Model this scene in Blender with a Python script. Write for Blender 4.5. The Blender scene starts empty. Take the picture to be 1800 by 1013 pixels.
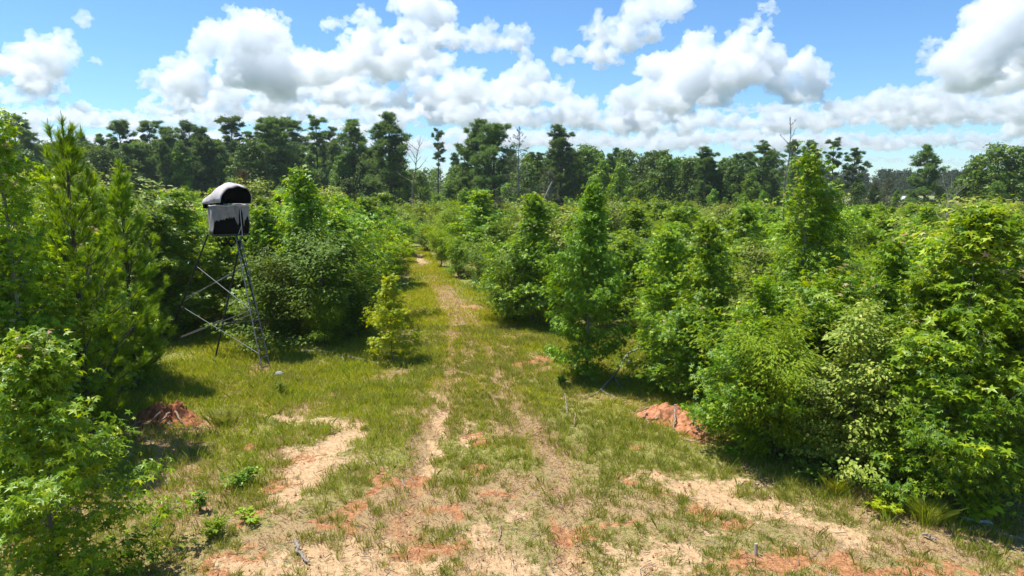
import bpy, math, random
import numpy as np
from mathutils import Vector

R = math.radians
scene = bpy.context.scene
COL = scene.collection
rng = np.random.default_rng(11)
random.seed(5)

# ------------------------------------------------------------------ camera
CAM_H, PITCH, F = 6.0, R(8.8), 1200.0        # height in m, tilt down, focal length in photo pixels
cd = bpy.data.cameras.new("camera"); cam = bpy.data.objects.new("camera", cd); COL.objects.link(cam)
cam.location = (0, 0, CAM_H); cam.rotation_euler = (math.pi / 2 - PITCH, 0, 0)
cd.sensor_width = 36; cd.lens = 24.0; cd.clip_end = 20000; cd.clip_start = 0.1
scene.camera = cam
_c, _s = math.cos(PITCH), math.sin(PITCH)

def ray(px, py):
    a = (px - 900) / F; b = -(py - 506.5) / F
    return np.array([a, _c + b * _s, -_s + b * _c])

def G(px, py, z=0.0):
    """point at height z seen at a photo pixel"""
    d = ray(px, py); k = (z - CAM_H) / d[2]
    return np.array([d[0] * k, d[1] * k, z])

def AT(px, py, y):
    """point at distance y seen at a photo pixel"""
    d = ray(px, py); k = y / d[1]
    return np.array([d[0] * k, y, CAM_H + d[2] * k])

def UV(px, py):
    d = ray(px, py); return math.atan2(d[0], d[1]), math.atan2(d[2], math.hypot(d[0], d[1]))

# ------------------------------------------------------------------ numpy helpers
def hash2(ix, iy, seed):
    h = (ix.astype(np.int64) * 374761393 + iy.astype(np.int64) * 668265263 + seed * 974634777) & 0xffffffff
    h = ((h ^ (h >> 13)) * 1274126177) & 0xffffffff
    return ((h ^ (h >> 16)) & 0xffff) / 65535.0

def vnoise(x, y, seed=0):
    x = np.asarray(x, float); y = np.asarray(y, float)
    ix = np.floor(x); iy = np.floor(y); fx = x - ix; fy = y - iy
    fx = fx * fx * (3 - 2 * fx); fy = fy * fy * (3 - 2 * fy)
    a = hash2(ix, iy, seed); b = hash2(ix + 1, iy, seed); c = hash2(ix, iy + 1, seed); d = hash2(ix + 1, iy + 1, seed)
    return (a * (1 - fx) + b * fx) * (1 - fy) + (c * (1 - fx) + d * fx) * fy

def fbm(x, y, seed=0, oct=4):
    t = 0; a = 0.5; s = 0
    for i in range(oct):
        t = t + a * vnoise(x * 2 ** i, y * 2 ** i, seed + i * 17); s += a; a *= .5
    return t / s

def nrm(v):
    v = np.asarray(v, float); return v / np.maximum(np.linalg.norm(v, axis=-1, keepdims=True), 1e-9)

class Acc:
    """collects vertices and faces for ONE mesh"""
    def __init__(s): s.V = []; s.Fs = []; s.n = 0
    def add(s, V, F, mat=0, smooth=False):
        V = np.asarray(V, float).reshape(-1, 3); F = np.asarray(F, np.int64)
        s.Fs.append((F + s.n, mat, smooth)); s.V.append(V); s.n += len(V)
    def mesh(s, name, mats):
        me = bpy.data.meshes.new(name)
        if not s.V: return me
        V = np.concatenate(s.V).astype(np.float32)
        lv, ls, mi, sm = [], [], [], []; k = 0
        for F_, m, smo in s.Fs:
            n, w = F_.shape
            lv.append(F_.ravel()); ls.append(k + np.arange(n) * w); k += n * w
            mi.append(np.full(n, m)); sm.append(np.full(n, smo))
        lv = np.concatenate(lv).astype(np.int32); ls = np.concatenate(ls).astype(np.int32)
        me.vertices.add(len(V)); me.vertices.foreach_set("co", V.ravel())
        me.loops.add(len(lv)); me.loops.foreach_set("vertex_index", lv)
        me.polygons.add(len(ls)); me.polygons.foreach_set("loop_start", ls)
        me.polygons.foreach_set("material_index", np.concatenate(mi).astype(np.int32))
        me.polygons.foreach_set("use_smooth", np.concatenate(sm))
        for m in (mats if isinstance(mats, (list, tuple)) else [mats]): me.materials.append(m)
        me.update(calc_edges=True)
        return me

def tube(acc, pts, rad, n=6, mat=0, cap=True):
    pts = np.asarray(pts, float); k = len(pts)
    rad = np.broadcast_to(np.asarray(rad, float), (k,))
    t = nrm(np.gradient(pts, axis=0))
    ref = np.array([0.31, 0.77, 0.2]) if abs(t[0][2]) > .8 else np.array([0., 0, 1])
    u = nrm(np.cross(t, ref)); v = np.cross(t, u)
    a = np.arange(n) * 2 * math.pi / n
    V = pts[:, None, :] + rad[:, None, None] * (np.cos(a)[None, :, None] * u[:, None, :] + np.sin(a)[None, :, None] * v[:, None, :])
    i = np.arange(k - 1)[:, None] * n; j = np.arange(n)[None, :]; j2 = (j + 1) % n
    Fq = np.stack([i + j, i + j2, i + n + j2, i + n + j], -1).reshape(-1, 4)
    acc.add(V, Fq, mat, True)
    if cap and n >= 3:
        b = acc.n
        acc.add(V[-1], np.arange(n)[None, :], mat); acc.add(V[0], np.arange(n)[::-1][None, :], mat)

def box(acc, c, size, mat=0, rot=None):
    s = np.asarray(size) / 2
    V = np.array([[x, y, z] for x in (-1, 1) for y in (-1, 1) for z in (-1, 1)]) * s
    if rot is not None: V = V @ np.asarray(rot).T
    acc.add(V + np.asarray(c), [[0, 1, 3, 2], [4, 6, 7, 5], [0, 4, 5, 1], [2, 3, 7, 6], [0, 2, 6, 4], [1, 5, 7, 3]], mat)

# leaf templates: (verts, faces); x is the tip direction, z the face normal
def star_leaf(lobes=5, inner=.36, droop=.22):
    ang = np.linspace(-2.2, 2.2, lobes); L = 1 - .18 * np.abs(np.linspace(-1, 1, lobes))
    V = [[0, 0, 0]]; F = []
    ia = np.concatenate([[ang[0] - .5], (ang[:-1] + ang[1:]) / 2, [ang[-1] + .5]])
    for a in ia: V.append([inner * math.cos(a), inner * math.sin(a), 0])
    for a, l in zip(ang, L): V.append([l * math.cos(a), l * math.sin(a), -droop * l])
    for i in range(lobes): F.append([0, 1 + i, 2 + lobes + i, 2 + i])
    return np.array(V), np.array(F)
STAR = star_leaf(5, .36, .12); STAR_B = star_leaf(5, .42, .62); STAR3 = star_leaf(3, .4, .15)
KITE = (np.array([[0, 0, 0], [.45, -.33, .06], [1, 0, -.1], [.45, .33, .06]]) - [.4, 0, 0], np.array([[0, 1, 2, 3]]))
LONG = (np.array([[0, 0, 0], [.45, -.17, .05], [1, 0, -.08], [.45, .17, .05]]), np.array([[0, 1, 2, 3]]))
OVAL = (np.array([[0, 0, 0], [.3, -.28, .05], [.7, -.22, .02], [1, 0, -.1], [.7, .22, .02], [.3, .28, .05]]), np.array([[0, 1, 2, 3, 4, 5]]))

def place(acc, tmpl, P, N, size, T=None, mat=0, r=rng):
    tv, tf = tmpl; P = np.asarray(P, float); k = len(P)
    if k == 0: return
    N = nrm(N)
    T = r.normal(size=(k, 3)) if T is None else np.asarray(T, float)
    T = nrm(T - (T * N).sum(1, keepdims=True) * N); B = np.cross(N, T)
    s = np.broadcast_to(np.asarray(size, float), (k,))[:, None, None]
    V = P[:, None, :] + s * (tv[None, :, 0:1] * T[:, None] + tv[None, :, 1:2] * B[:, None] + tv[None, :, 2:3] * N[:, None])
    m = len(tv)
    Fx = (np.arange(k) * m)[:, None, None] + tf[None]
    acc.add(V.reshape(-1, 3), Fx.reshape(-1, tf.shape[1]), mat)

# ------------------------------------------------------------------ materials
def new_mat(name):
    m = bpy.data.materials.new(name); m.use_nodes = True
    nt = m.node_tree; nt.nodes.clear()
    out = nt.nodes.new("ShaderNodeOutputMaterial")
    return m, nt, out

def ramp(nt, stops, interp='LINEAR'):
    n = nt.nodes.new("ShaderNodeValToRGB"); n.color_ramp.interpolation = interp
    e = n.color_ramp.elements
    while len(e) < len(stops): e.new(.5)
    for el, (p, c) in zip(e, stops): el.position = p; el.color = (*c, 1)
    return n

def leaf_mat(name, stops, trans=.35, rough=.5, spec=.35, hue=.02, val=.25, tint=(1.16, 1.03, .62)):
    stops = [(p_, tuple(c * k for c, k in zip(c_, tint))) for p_, c_ in stops]
    m, nt, out = new_mat(name); L = nt.links.new
    geo = nt.nodes.new("ShaderNodeNewGeometry"); oi = nt.nodes.new("ShaderNodeObjectInfo")
    rp = ramp(nt, stops); L(geo.outputs["Random Per Island"], rp.inputs[0])
    hsv = nt.nodes.new("ShaderNodeHueSaturation"); L(rp.outputs[0], hsv.inputs["Color"])
    mh = nt.nodes.new("ShaderNodeMapRange"); mh.inputs[3].default_value = .5 - hue * .7; mh.inputs[4].default_value = .5 + hue * .15
    L(oi.outputs["Random"], mh.inputs[0]); L(mh.outputs[0], hsv.inputs["Hue"])
    w = nt.nodes.new("ShaderNodeMath"); w.operation = 'FRACT'
    w2 = nt.nodes.new("ShaderNodeMath"); w2.operation = 'MULTIPLY'; w2.inputs[1].default_value = 7.31
    L(oi.outputs["Random"], w2.inputs[0]); L(w2.outputs[0], w.inputs[0])
    mv = nt.nodes.new("ShaderNodeMapRange"); mv.inputs[3].default_value = 1 - val; mv.inputs[4].default_value = 1 + val
    L(w.outputs[0], mv.inputs[0]); L(mv.outputs[0], hsv.inputs["Value"])
    b = nt.nodes.new("ShaderNodeBsdfPrincipled"); L(hsv.outputs[0], b.inputs["Base Color"])
    b.inputs["Roughness"].default_value = rough; b.inputs["Specular IOR Level"].default_value = spec
    t = nt.nodes.new("ShaderNodeBsdfTranslucent")
    th = nt.nodes.new("ShaderNodeHueSaturation"); th.inputs["Hue"].default_value = .475; th.inputs["Value"].default_value = 1.5; th.inputs["Saturation"].default_value = 1.05
    L(hsv.outputs[0], th.inputs["Color"]); L(th.outputs[0], t.inputs["Color"])
    mx = nt.nodes.new("ShaderNodeMixShader"); mx.inputs[0].default_value = trans
    L(b.outputs[0], mx.inputs[1]); L(t.outputs[0], mx.inputs[2]); L(mx.outputs[0], out.inputs[0])
    return m

def rough_mat(name, stops, scale=8, rough=.85, bump=.3, detail=6, stretch=(1, 1, 1), spec=.2, metal=0):
    m, nt, out = new_mat(name); L = nt.links.new
    tc = nt.nodes.new("ShaderNodeTexCoord"); mp = nt.nodes.new("ShaderNodeMapping"); mp.inputs["Scale"].default_value = stretch
    L(tc.outputs["Object"], mp.inputs[0])
    nz = nt.nodes.new("ShaderNodeTexNoise"); nz.inputs["Scale"].default_value = scale; nz.inputs["Detail"].default_value = detail; nz.inputs["Roughness"].default_value = .65
    L(mp.outputs[0], nz.inputs["Vector"])
    rp = ramp(nt, stops); L(nz.outputs[0], rp.inputs[0])
    b = nt.nodes.new("ShaderNodeBsdfPrincipled"); L(rp.outputs[0], b.inputs["Base Color"])
    b.inputs["Roughness"].default_value = rough; b.inputs["Specular IOR Level"].default_value = spec; b.inputs["Metallic"].default_value = metal
    bp = nt.nodes.new("ShaderNodeBump"); bp.inputs["Strength"].default_value = bump; bp.inputs["Distance"].default_value = .03
    L(nz.outputs[0], bp.inputs["Height"]); L(bp.outputs[0], b.inputs["Normal"]); L(b.outputs[0], out.inputs[0])
    return m

M = {}
M['gum'] = leaf_mat('sweetgum_leaf', [(0, (.065, .17, .010)), (.4, (.125, .275, .012)), (.78, (.21, .38, .016)), (1, (.34, .48, .03))], .38, .42, .38)
M['gum_young'] = leaf_mat('sweetgum_new_leaf', [(0, (.26, .40, .04)), (.6, (.42, .46, .06)), (.8, (.52, .40, .22)), (1, (.56, .33, .20))], .35, .5, .3, tint=(1, 1, 1))
M['gum_dark'] = leaf_mat('sweetgum_deep_leaf', [(0, (.075, .19, .011)), (.5, (.13, .285, .013)), (1, (.23, .41, .02))], .38, .45, .35, hue=.003, val=.03)
M['gum_yellow'] = leaf_mat('sapling_yellow_leaf', [(0, (.19, .32, .014)), (.5, (.30, .43, .018)), (1, (.46, .54, .04))], .42, .5, .3, val=.05, hue=.004)
M['oak'] = leaf_mat('oak_leaf', [(0, (.10, .19, .03)), (.5, (.18, .28, .05)), (1, (.34, .40, .14))], .32, .5, .28)
M['shrub'] = leaf_mat('shrub_leaf', [(0, (.058, .135, .012)), (.5, (.10, .20, .014)), (1, (.175, .28, .02))], .3, .55, .22)
M['feather'] = leaf_mat('feathery_leaf', [(0, (0.110, 0.232, 0.014)), (.5, (0.172, 0.304, 0.017)), (1, (0.266, 0.392, 0.023))], .4, .55, .25)
M['bacch'] = leaf_mat('bright_bush_leaf', [(0, (0.157, 0.319, 0.014)), (.5, (0.251, 0.406, 0.016)), (1, (0.345, 0.478, 0.023))], .4, .55, .25, val=.1)
M['pine_y'] = leaf_mat('young_pine_needle', [(0, (.072, .19, .012)), (.5, (.145, .30, .016)), (1, (.28, .43, .022))], .38, .5, .3, hue=.004, val=.15)
M['candle'] = rough_mat('pine_candle', [(.3, (.30, .22, .10)), (.7, (.42, .34, .16))], 20)
M['pine'] = leaf_mat('pine_needle', [(0, (.065, .135, .034)), (.5, (.11, .20, .042)), (1, (.19, .29, .06))], .36, .5, .25, hue=.01, val=.25, tint=(1, 1, 1))
M['forest'] = leaf_mat('forest_leaf', [(0, (.05, .125, .020)), (.5, (.08, .18, .024)), (1, (.14, .25, .032))], .3, .5, .3, hue=.02, val=.3)
M['forest_b'] = leaf_mat('bright_forest_leaf', [(0, (.075, .185, .014)), (.5, (.12, .26, .018)), (1, (.20, .34, .026))], .33, .5, .3, hue=.02, val=.22)
M['cedar'] = leaf_mat('cedar_spray', [(0, (0.078, 0.102, 0.041)), (.5, (0.133, 0.152, 0.070)), (1, (0.235, 0.246, 0.128))], .15, .7, .2, hue=.01, val=.15, tint=(1, 1, 1))
M['rust'] = leaf_mat('rusty_needle', [(0, (.10, .075, .03)), (.5, (.17, .105, .05)), (1, (.22, .16, .07))], .2, .7, .2, hue=.005, tint=(1, 1, 1))
M['weed'] = leaf_mat('weed_leaf', [(0, (0.078, 0.203, 0.017)), (.5, (0.125, 0.275, 0.023)), (1, (0.204, 0.362, 0.029))], .35, .45, .35)
M['bigleaf'] = leaf_mat('broad_weed_leaf', [(0, (0.188, 0.377, 0.023)), (.5, (0.251, 0.450, 0.029)), (1, (0.376, 0.522, 0.058))], .4, .45, .35, val=.05)
M['bark'] = rough_mat('bark', [(.3, (.05, .04, .03)), (.7, (.15, .125, .10))], 6, stretch=(1, 1, .3))
M['bark_pine'] = rough_mat('pine_bark', [(.3, (.045, .034, .028)), (.7, (.13, .095, .075))], 5, stretch=(1, 1, .3))
M['bark_grey'] = rough_mat('grey_twig_bark', [(.3, (.13, .12, .105)), (.7, (.26, .24, .21))], 7, stretch=(1, 1, .3))
M['deadwood'] = rough_mat('bleached_deadwood', [(.3, (.17, .145, .12)), (.7, (.37, .33, .285))], 9, stretch=(1, 1, 1))
M['deadbrown'] = rough_mat('brown_deadwood', [(.3, (.12, .085, .06)), (.7, (.28, .21, .16))], 9)
M['steel'] = rough_mat('dark_painted_steel', [(.3, (.014, .015, .014)), (.7, (.04, .042, .04))], 12, .5, .1, spec=.4)
M['steel_grey'] = rough_mat('worn_grey_steel', [(.3, (.10, .10, .095)), (.7, (.22, .22, .21))], 14, .5, .1, spec=.4)
M['fabric'] = rough_mat('faded_camo_fabric', [(.28, (.36, .29, .25)), (.45, (.54, .46, .42)), (.6, (.64, .565, .525)), (.8, (.44, .37, .33))], 5, .9, .25, stretch=(1, 1, .6))
M['skirt'] = rough_mat('faded_skirt_fabric', [(.28, (.20, .155, .13)), (.45, (.32, .265, .235)), (.6, (.40, .335, .30)), (.8, (.25, .20, .175))], 5, .9, .25, stretch=(1, 1, .6))
M['black_fabric'] = rough_mat('black_lining_fabric', [(.3, (.004, .004, .004)), (.7, (.012, .012, .012))], 6, .95, .2, spec=.05)
M['clay'] = rough_mat('orange_clay', [(.28, (.20, .08, .04)), (.45, (.40, .16, .075)), (.6, (.53, .25, .125)), (.78, (.60, .35, .21))], 5, .95, 1.0, 9)
M['rootsoil'] = rough_mat('root_ball_soil', [(.25, (.08, .03, .016)), (.45, (.24, .085, .035)), (.6, (.40, .16, .07)), (.78, (.50, .27, .14))], 4.5, .95, 1.0, 9)
M['root'] = rough_mat('root_bark', [(.3, (.19, .12, .075)), (.7, (.40, .28, .19))], 9)
M['rock'] = rough_mat('grey_rock', [(.3, (.20, .18, .16)), (.7, (.40, .37, .34))], 6, .9, .6)
M['white'] = rough_mat('white_paint', [(.3, (.74, .74, .74)), (.7, (.80, .80, .80))], 3, .4, 0, spec=.5)
M['glass'] = rough_mat('dark_glass', [(.3, (.02, .022, .025)), (.7, (.03, .032, .035))], 3, .08, 0, spec=.6)
M['tyre'] = rough_mat('black_rubber', [(.3, (.015, .015, .015)), (.7, (.025, .025, .025))], 8, .8, .1)
M['stake'] = rough_mat('weathered_stake_wood', [(.3, (.30, .22, .15)), (.7, (.55, .45, .33))], 10, .85, .3, stretch=(1, 1, .2))

# ------------------------------------------------------------------ object helpers
def tag(o, label, cat=None, group=None, kind=None):
    o['label'] = label
    if cat: o['category'] = cat
    if group: o['group'] = group
    if kind: o['kind'] = kind
    return o

def mobj(name, me, parent=None):
    o = bpy.data.objects.new(name, me); COL.objects.link(o)
    if parent is not None: o.parent = parent
    return o

def thing(name, label, cat, loc=(0, 0, 0), rz=0, sc=1.0, group=None):
    o = bpy.data.objects.new(name, None); COL.objects.link(o)
    o.empty_display_size = .2
    o.location = [float(v) for v in loc]; o.rotation_euler = (0, 0, float(rz))
    o.scale = [float(v) for v in sc] if isinstance(sc, (tuple, list)) else (float(sc),) * 3
    return tag(o, label, cat, group)

# ------------------------------------------------------------------ land cover: clearing, tracks, bare patches
CLEAR_PX = [(722, 437), (741, 437), (748, 455), (785, 492), (850, 522), (885, 560), (950, 583), (985, 600), (1085, 588), (1135, 570), (1150, 600),
            (1120, 650), (1160, 690), (1235, 740), (1265, 795), (1400, 838), (1500, 880), (1640, 925), (1830, 945), (2100, 960), (2300, 1300), (-300, 1300), (60, 860), (150, 770),
            (190, 715), (285, 690), (292, 640), (285, 605), (330, 592), (400, 585), (455, 592), (520, 612), (640, 607), (655, 570), (700, 520), (737, 506), (733, 470)]
CLEAR = np.array([G(*p)[:2] for p in CLEAR_PX])

def poly_sd(x, y, P=CLEAR):
    """signed distance to the clearing: negative inside"""
    x = np.asarray(x, float); y = np.asarray(y, float)
    d = np.full(x.shape, 1e9); ins = np.zeros(x.shape, bool)
    for i in range(len(P)):
        ax, ay = P[i]; bx, by = P[(i + 1) % len(P)]
        ex, ey = bx - ax, by - ay
        t = np.clip(((x - ax) * ex + (y - ay) * ey) / (ex * ex + ey * ey + 1e-12), 0, 1)
        d = np.minimum(d, np.hypot(x - ax - t * ex, y - ay - t * ey))
        c = ((ay > y) != (by > y)) & (x < (bx - ax) * (y - ay) / (by - ay + 1e-12) + ax)
        ins ^= c
    return np.where(ins, -d, d)

# patches: photo-measured points on the ground, radius in metres
SAND = [([(768, 745), (762, 800), (750, 850)], .13), ([(820, 745), (812, 780)], .13), ([(700, 975), (690, 990)], .25), ([(830, 930), (850, 950)], .16), ([(980, 1000), (1000, 985)], .2), ([(1240, 930)], .16), ([(1080, 990), (1110, 1005)], .22), ([(640, 985), (600, 1000)], .3), ([(745, 465), (733, 448)], .5), ([(500, 735), (545, 740)], .30), ([(570, 742), (615, 752)], .42), ([(600, 775), (560, 790)], .5), ([(575, 812), (530, 835)], .55), ([(500, 800)], .3), ([(610, 760), (635, 765)], .3), ([(530, 850), (520, 880)], .28),
        ([(768, 690), (767, 745)], .16), ([(605, 712)], .2), ([(905, 905), (890, 915)], .24), ([(1140, 842), (1215, 850), (1270, 872)], .3), ([(1215, 860), (1300, 888), (1400, 905)], .44),
        ([(1260, 850), (1350, 852)], .2), ([(1390, 900), (1440, 925), (1500, 940)], .34), ([(1340, 875), (1420, 895)], .22), ([(1125, 975), (1160, 995)], .28), ([(1210, 1000)], .2), ([(1180, 970), (1240, 985)], .14),
        ([(880, 985), (900, 1000)], .42), ([(770, 1003)], .22), ([(560, 985), (620, 965)], .4), ([(500, 1000), (430, 990)], .3), ([(730, 1010), (650, 1010)], .25),
        ([(1020, 1015), (960, 1012)], .3), ([(680, 955), (670, 965)], .2), ([(1060, 965), (1085, 962)], .12), ([(480, 880), (490, 900)], .2)]
CLAY = [([(620, 900), (600, 930)], .22), ([(980, 930), (1010, 945)], .25), ([(1100, 920), (1060, 925)], .22), ([(860, 860), (880, 875)], .2), ([(1440, 985), (1500, 995)], .3), ([(770, 890), (790, 905)], .22), ([(600, 690)], .16), ([(1000, 985)], .25), ([(560, 920)], .2), ([(925, 640), (955, 632)], .5), ([(815, 540), (840, 542)], .55), ([(840, 780), (860, 778)], .2), ([(838, 825)], .24), ([(700, 850), (745, 845)], .36), ([(670, 830), (655, 870)], .2), ([(540, 800), (500, 860)], .4), ([(1115, 791)], .2),
        ([(1185, 745), (1225, 755), (1245, 770)], .45), ([(1150, 730)], .4), ([(1310, 918), (1285, 925)], .26), ([(1230, 890)], .3), ([(420, 985), (380, 1000)], .35), ([(460, 965)], .2), ([(440, 905)], .2),
        ([(1330, 995), (1390, 985)], .35), ([(1500, 1015), (1650, 1010), (1850, 1018)], .22), ([(440, 788)], .12), ([(1090, 842), (1180, 838)], .16), ([(800, 960), (740, 970)], .3), ([(840, 760), (820, 770)], .15), ([(500, 740)], .2)]
STRAW = [([(770, 760), (800, 680), (830, 610), (800, 545), (752, 478)], .45), ([(900, 760), (865, 660)], .5), ([(950, 650), (885, 660)], .6), ([(925, 640), (960, 630)], .7), ([(830, 540), (800, 535)], 1.0), ([(800, 590)], .55), ([(900, 590), (870, 575), (925, 600)], .6), ([(880, 610), (870, 660)], .55), ([(1060, 580), (1105, 600)], 1.1),
         ([(690, 655), (670, 665)], .45), ([(745, 470), (760, 485)], 1.2), ([(730, 450)], 1.5), ([(905, 700), (935, 745), (990, 800)], .35), ([(460, 650), (520, 665)], .5), ([(420, 690)], .4), ([(740, 800), (770, 700), (800, 620)], .3),
         ([(700, 900), (900, 860)], .9), ([(1500, 880), (1650, 940)], .8), ([(600, 690), (520, 720)], .5), ([(1440, 960), (1700, 960)], .5), ([(1000, 880), (1150, 900)], .5), ([(240, 745), (300, 800), (340, 900)], .7), ([(330, 760), (420, 740)], .5), ([(860, 980), (500, 940)], .6), ([(480, 770), (500, 830)], .35)]
TRACKS = [[(690, 1010), (735, 830), (768, 715), (793, 620), (795, 560), (748, 482), (728, 446)], [(1000, 1010), (985, 830), (905, 715), (868, 640), (835, 565), (772, 487), (738, 447)]]

def strip_field(x, y, items, soft=.5):
    f = np.zeros(x.shape)
    for pts, r in items:
        P = np.array([G(*p)[:2] for p in pts])
        if len(P) == 1: d = np.hypot(x - P[0, 0], y - P[0, 1])
        else:
            d = np.full(x.shape, 1e9)
            for (ax, ay), (bx, by) in zip(P[:-1], P[1:]):
                ex, ey = bx - ax, by - ay
                t = np.clip(((x - ax) * ex + (y - ay) * ey) / (ex * ex + ey * ey), 0, 1)
                d = np.minimum(d, np.hypot(x - ax - t * ex, y - ay - t * ey))
        f = np.maximum(f, np.clip(1.15 - .65 * d / r, 0, 1))       # 0.5 at the rim
    return f

def cover(x, y):
    wx = x + .6 * (fbm(x * 1.7, y * 1.7, 3) - .5) + .42 * (vnoise(x * 5, y * 5, 5) - .5)
    wy = y + .8 * (fbm(x * 1.7, y * 1.7, 9) - .5) + .55 * (vnoise(x * 5, y * 5, 8) - .5)
    sand = strip_field(wx, wy, SAND); clay = strip_field(wx, wy, CLAY); straw = strip_field(wx, wy, STRAW)
    n = fbm(x * .55, y * .55, 21, 5)
    extra = np.clip((n - .60) * 5, 0, .42) * (y < 20)
    near = np.clip((13.5 - y) / 4, 0, 1) * (np.abs(x + 1) < 7.5)
    clay = np.maximum(clay, np.clip(extra + near * np.clip((fbm(x * 1.3, y * 1.3, 33) - .42) * 2.6, 0, .52), 0, 1))
    tr = strip_field(x * .6 + wx * .4, y * .6 + wy * .4, [(t, .27) for t in TRACKS])
    tr = tr * np.clip(.55 + (fbm(x * .8 + 3, y * .5, 66) - .35) * 2.6, .35, 1)
    straw = np.maximum(straw, tr * .95)
    straw = np.maximum(straw, np.clip((fbm(x * .8, y * .8, 41) - .5) * 3, 0, .5)) * np.clip(1.25 - (y - 20) / 40, .5, 1)
    straw = np.maximum(straw, np.clip((15 - y) / 6, 0, .45))
    return sand, clay, straw, tr

def ground_h(x, y, tr=None):
    h = .10 * (fbm(x * .35, y * .35, 50) - .5) + .05 * (fbm(x * 1.6, y * 1.6, 51) - .5) + .03 * (fbm(x * 5, y * 5, 52, 3) - .5)
    return h * np.clip(40 / np.maximum(y, 40), 0, 1)

def steps(a, b, fine, grow, lim):
    pos = list(np.arange(a, b + 1e-6, fine)); d = fine; p = b
    while p < lim: d *= grow; p += d; pos.append(p)
    neg = []; d = fine; p = a
    while p > -lim: d *= grow; p -= d; neg.append(p)
    return np.array(neg[::-1] + pos)
gx = steps(-12, 12, .09, 1.16, 14000); gy = steps(8, 27, .09, 1.14, 14000)
XX, YY = np.meshgrid(gx, gy); sa, cl, st, tr = cover(XX, YY)
ZZ = ground_h(XX, YY) - .075 * tr - .02 * np.clip(sa * 1.6 - .5, 0, 1)
a = Acc(); nx, ny = len(gx), len(gy)
i, j = np.meshgrid(np.arange(ny - 1), np.arange(nx - 1), indexing='ij')
q = i * nx + j
a.add(np.stack([XX, YY, ZZ], -1), np.stack([q, q + 1, q + nx + 1, q + nx], -1).reshape(-1, 4), 0, True)

def ground_material():
    m, nt, out = new_mat('ground_soil'); L = nt.links.new
    tc = nt.nodes.new("ShaderNodeTexCoord")
    at = nt.nodes.new("ShaderNodeAttribute"); at.attribute_name = "cover"
    sp = nt.nodes.new("ShaderNodeSeparateColor"); L(at.outputs["Color"], sp.inputs[0])
    def noise(s, d=6, rgh=.6):
        n = nt.nodes.new("ShaderNodeTexNoise"); n.inputs["Scale"].default_value = s; n.inputs["Detail"].default_value = d; n.inputs["Roughness"].default_value = rgh
        L(tc.outputs["Object"], n.inputs["Vector"]); return n.outputs[0]
    def math_(op, a_, b_):
        n = nt.nodes.new("ShaderNodeMath"); n.operation = op
        for k, v in enumerate((a_, b_)):
            if isinstance(v, (int, float)): n.inputs[k].default_value = v
            else: L(v, n.inputs[k])
        return n.outputs[0]
    def mask(src, nz, amp, lo, hi):
        v = math_('ADD', math_('ADD', src, math_('MULTIPLY', math_('SUBTRACT', nz, .5), amp)), math_('MULTIPLY', math_('SUBTRACT', n3, .5), amp * .7))
        mr = nt.nodes.new("ShaderNodeMapRange"); mr.interpolation_type = 'SMOOTHSTEP'
        mr.inputs[1].default_value = lo; mr.inputs[2].default_value = hi; L(v, mr.inputs[0]); return mr.outputs[0]
    def mix(f, c1, c2):
        n = nt.nodes.new("ShaderNodeMix"); n.data_type = 'RGBA'
        L(f, n.inputs[0])
        for k, v in ((6, c1), (7, c2)):
            if isinstance(v, tuple): n.inputs[k].default_value = (*v, 1)
            else: L(v, n.inputs[k])
        return n.outputs[2]
    n1, n2, n3 = noise(1.4), noise(9, 6, .7), noise(45, 4, .7)
    n23 = math_('ADD', math_('MULTIPLY', math_('SUBTRACT', math_('ADD', math_('MULTIPLY', n2, .5), math_('MULTIPLY', n3, .5)), .5), 2.8), .5)
    base = ramp(nt, [(.22, (.08, .09, .02)), (.42, (.16, .18, .03)), (.55, (.26, .235, .07)), (.75, (.42, .31, .15))]); L(n23, base.inputs[0])
    straw = ramp(nt, [(.3, (.19, .125, .055)), (.5, (.36, .25, .12)), (.72, (.50, .37, .20))]); L(n3, straw.inputs[0])
    clay = ramp(nt, [(.22, (.16, .06, .028)), (.4, (.33, .14, .06)), (.55, (.44, .205, .088)), (.78, (.52, .30, .145))]); L(n23, clay.inputs[0])
    sand = ramp(nt, [(.2, (.27, .145, .065)), (.38, (.45, .28, .14)), (.58, (.54, .365, .195)), (.8, (.60, .45, .27))]); L(n23, sand.inputs[0])
    c = mix(mask(sp.outputs[2], n2, 1.2, .25, .7), base.outputs[0], straw.outputs[0])
    c = mix(mask(sp.outputs[1], n2, 1.3, .34, .80), c, clay.outputs[0])
    c = mix(mask(sp.outputs[0], n2, 1.2, .36, .82), c, sand.outputs[0])
    ln = nt.nodes.new("ShaderNodeVectorMath"); ln.operation = 'LENGTH'; L(tc.outputs['Object'], ln.inputs[0])
    fr = nt.nodes.new("ShaderNodeMapRange"); fr.inputs[1].default_value = 130; fr.inputs[2].default_value = 420; L(ln.outputs['Value'], fr.inputs[0])
    c = mix(fr.outputs[0], c, (.05, .085, .03))                # woodland floor far off
    b = nt.nodes.new("ShaderNodeBsdfPrincipled"); L(c, b.inputs["Base Color"]); b.inputs["Roughness"].default_value = .95; b.inputs["Specular IOR Level"].default_value = .1
    bp = nt.nodes.new("ShaderNodeBump"); bp.inputs["Strength"].default_value = .8; bp.inputs["Distance"].default_value = .05
    L(math_('ADD', n2, math_('MULTIPLY', n3, .5)), bp.inputs["Height"]); L(bp.outputs[0], b.inputs["Normal"]); L(b.outputs[0], out.inputs[0])
    return m
gme = a.mesh("ground", ground_material())
att = gme.attributes.new("cover", 'FLOAT_COLOR', 'POINT')
att.data.foreach_set("color", np.stack([sa, cl, st, np.ones_like(sa)], -1).astype(np.float32).ravel())
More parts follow.
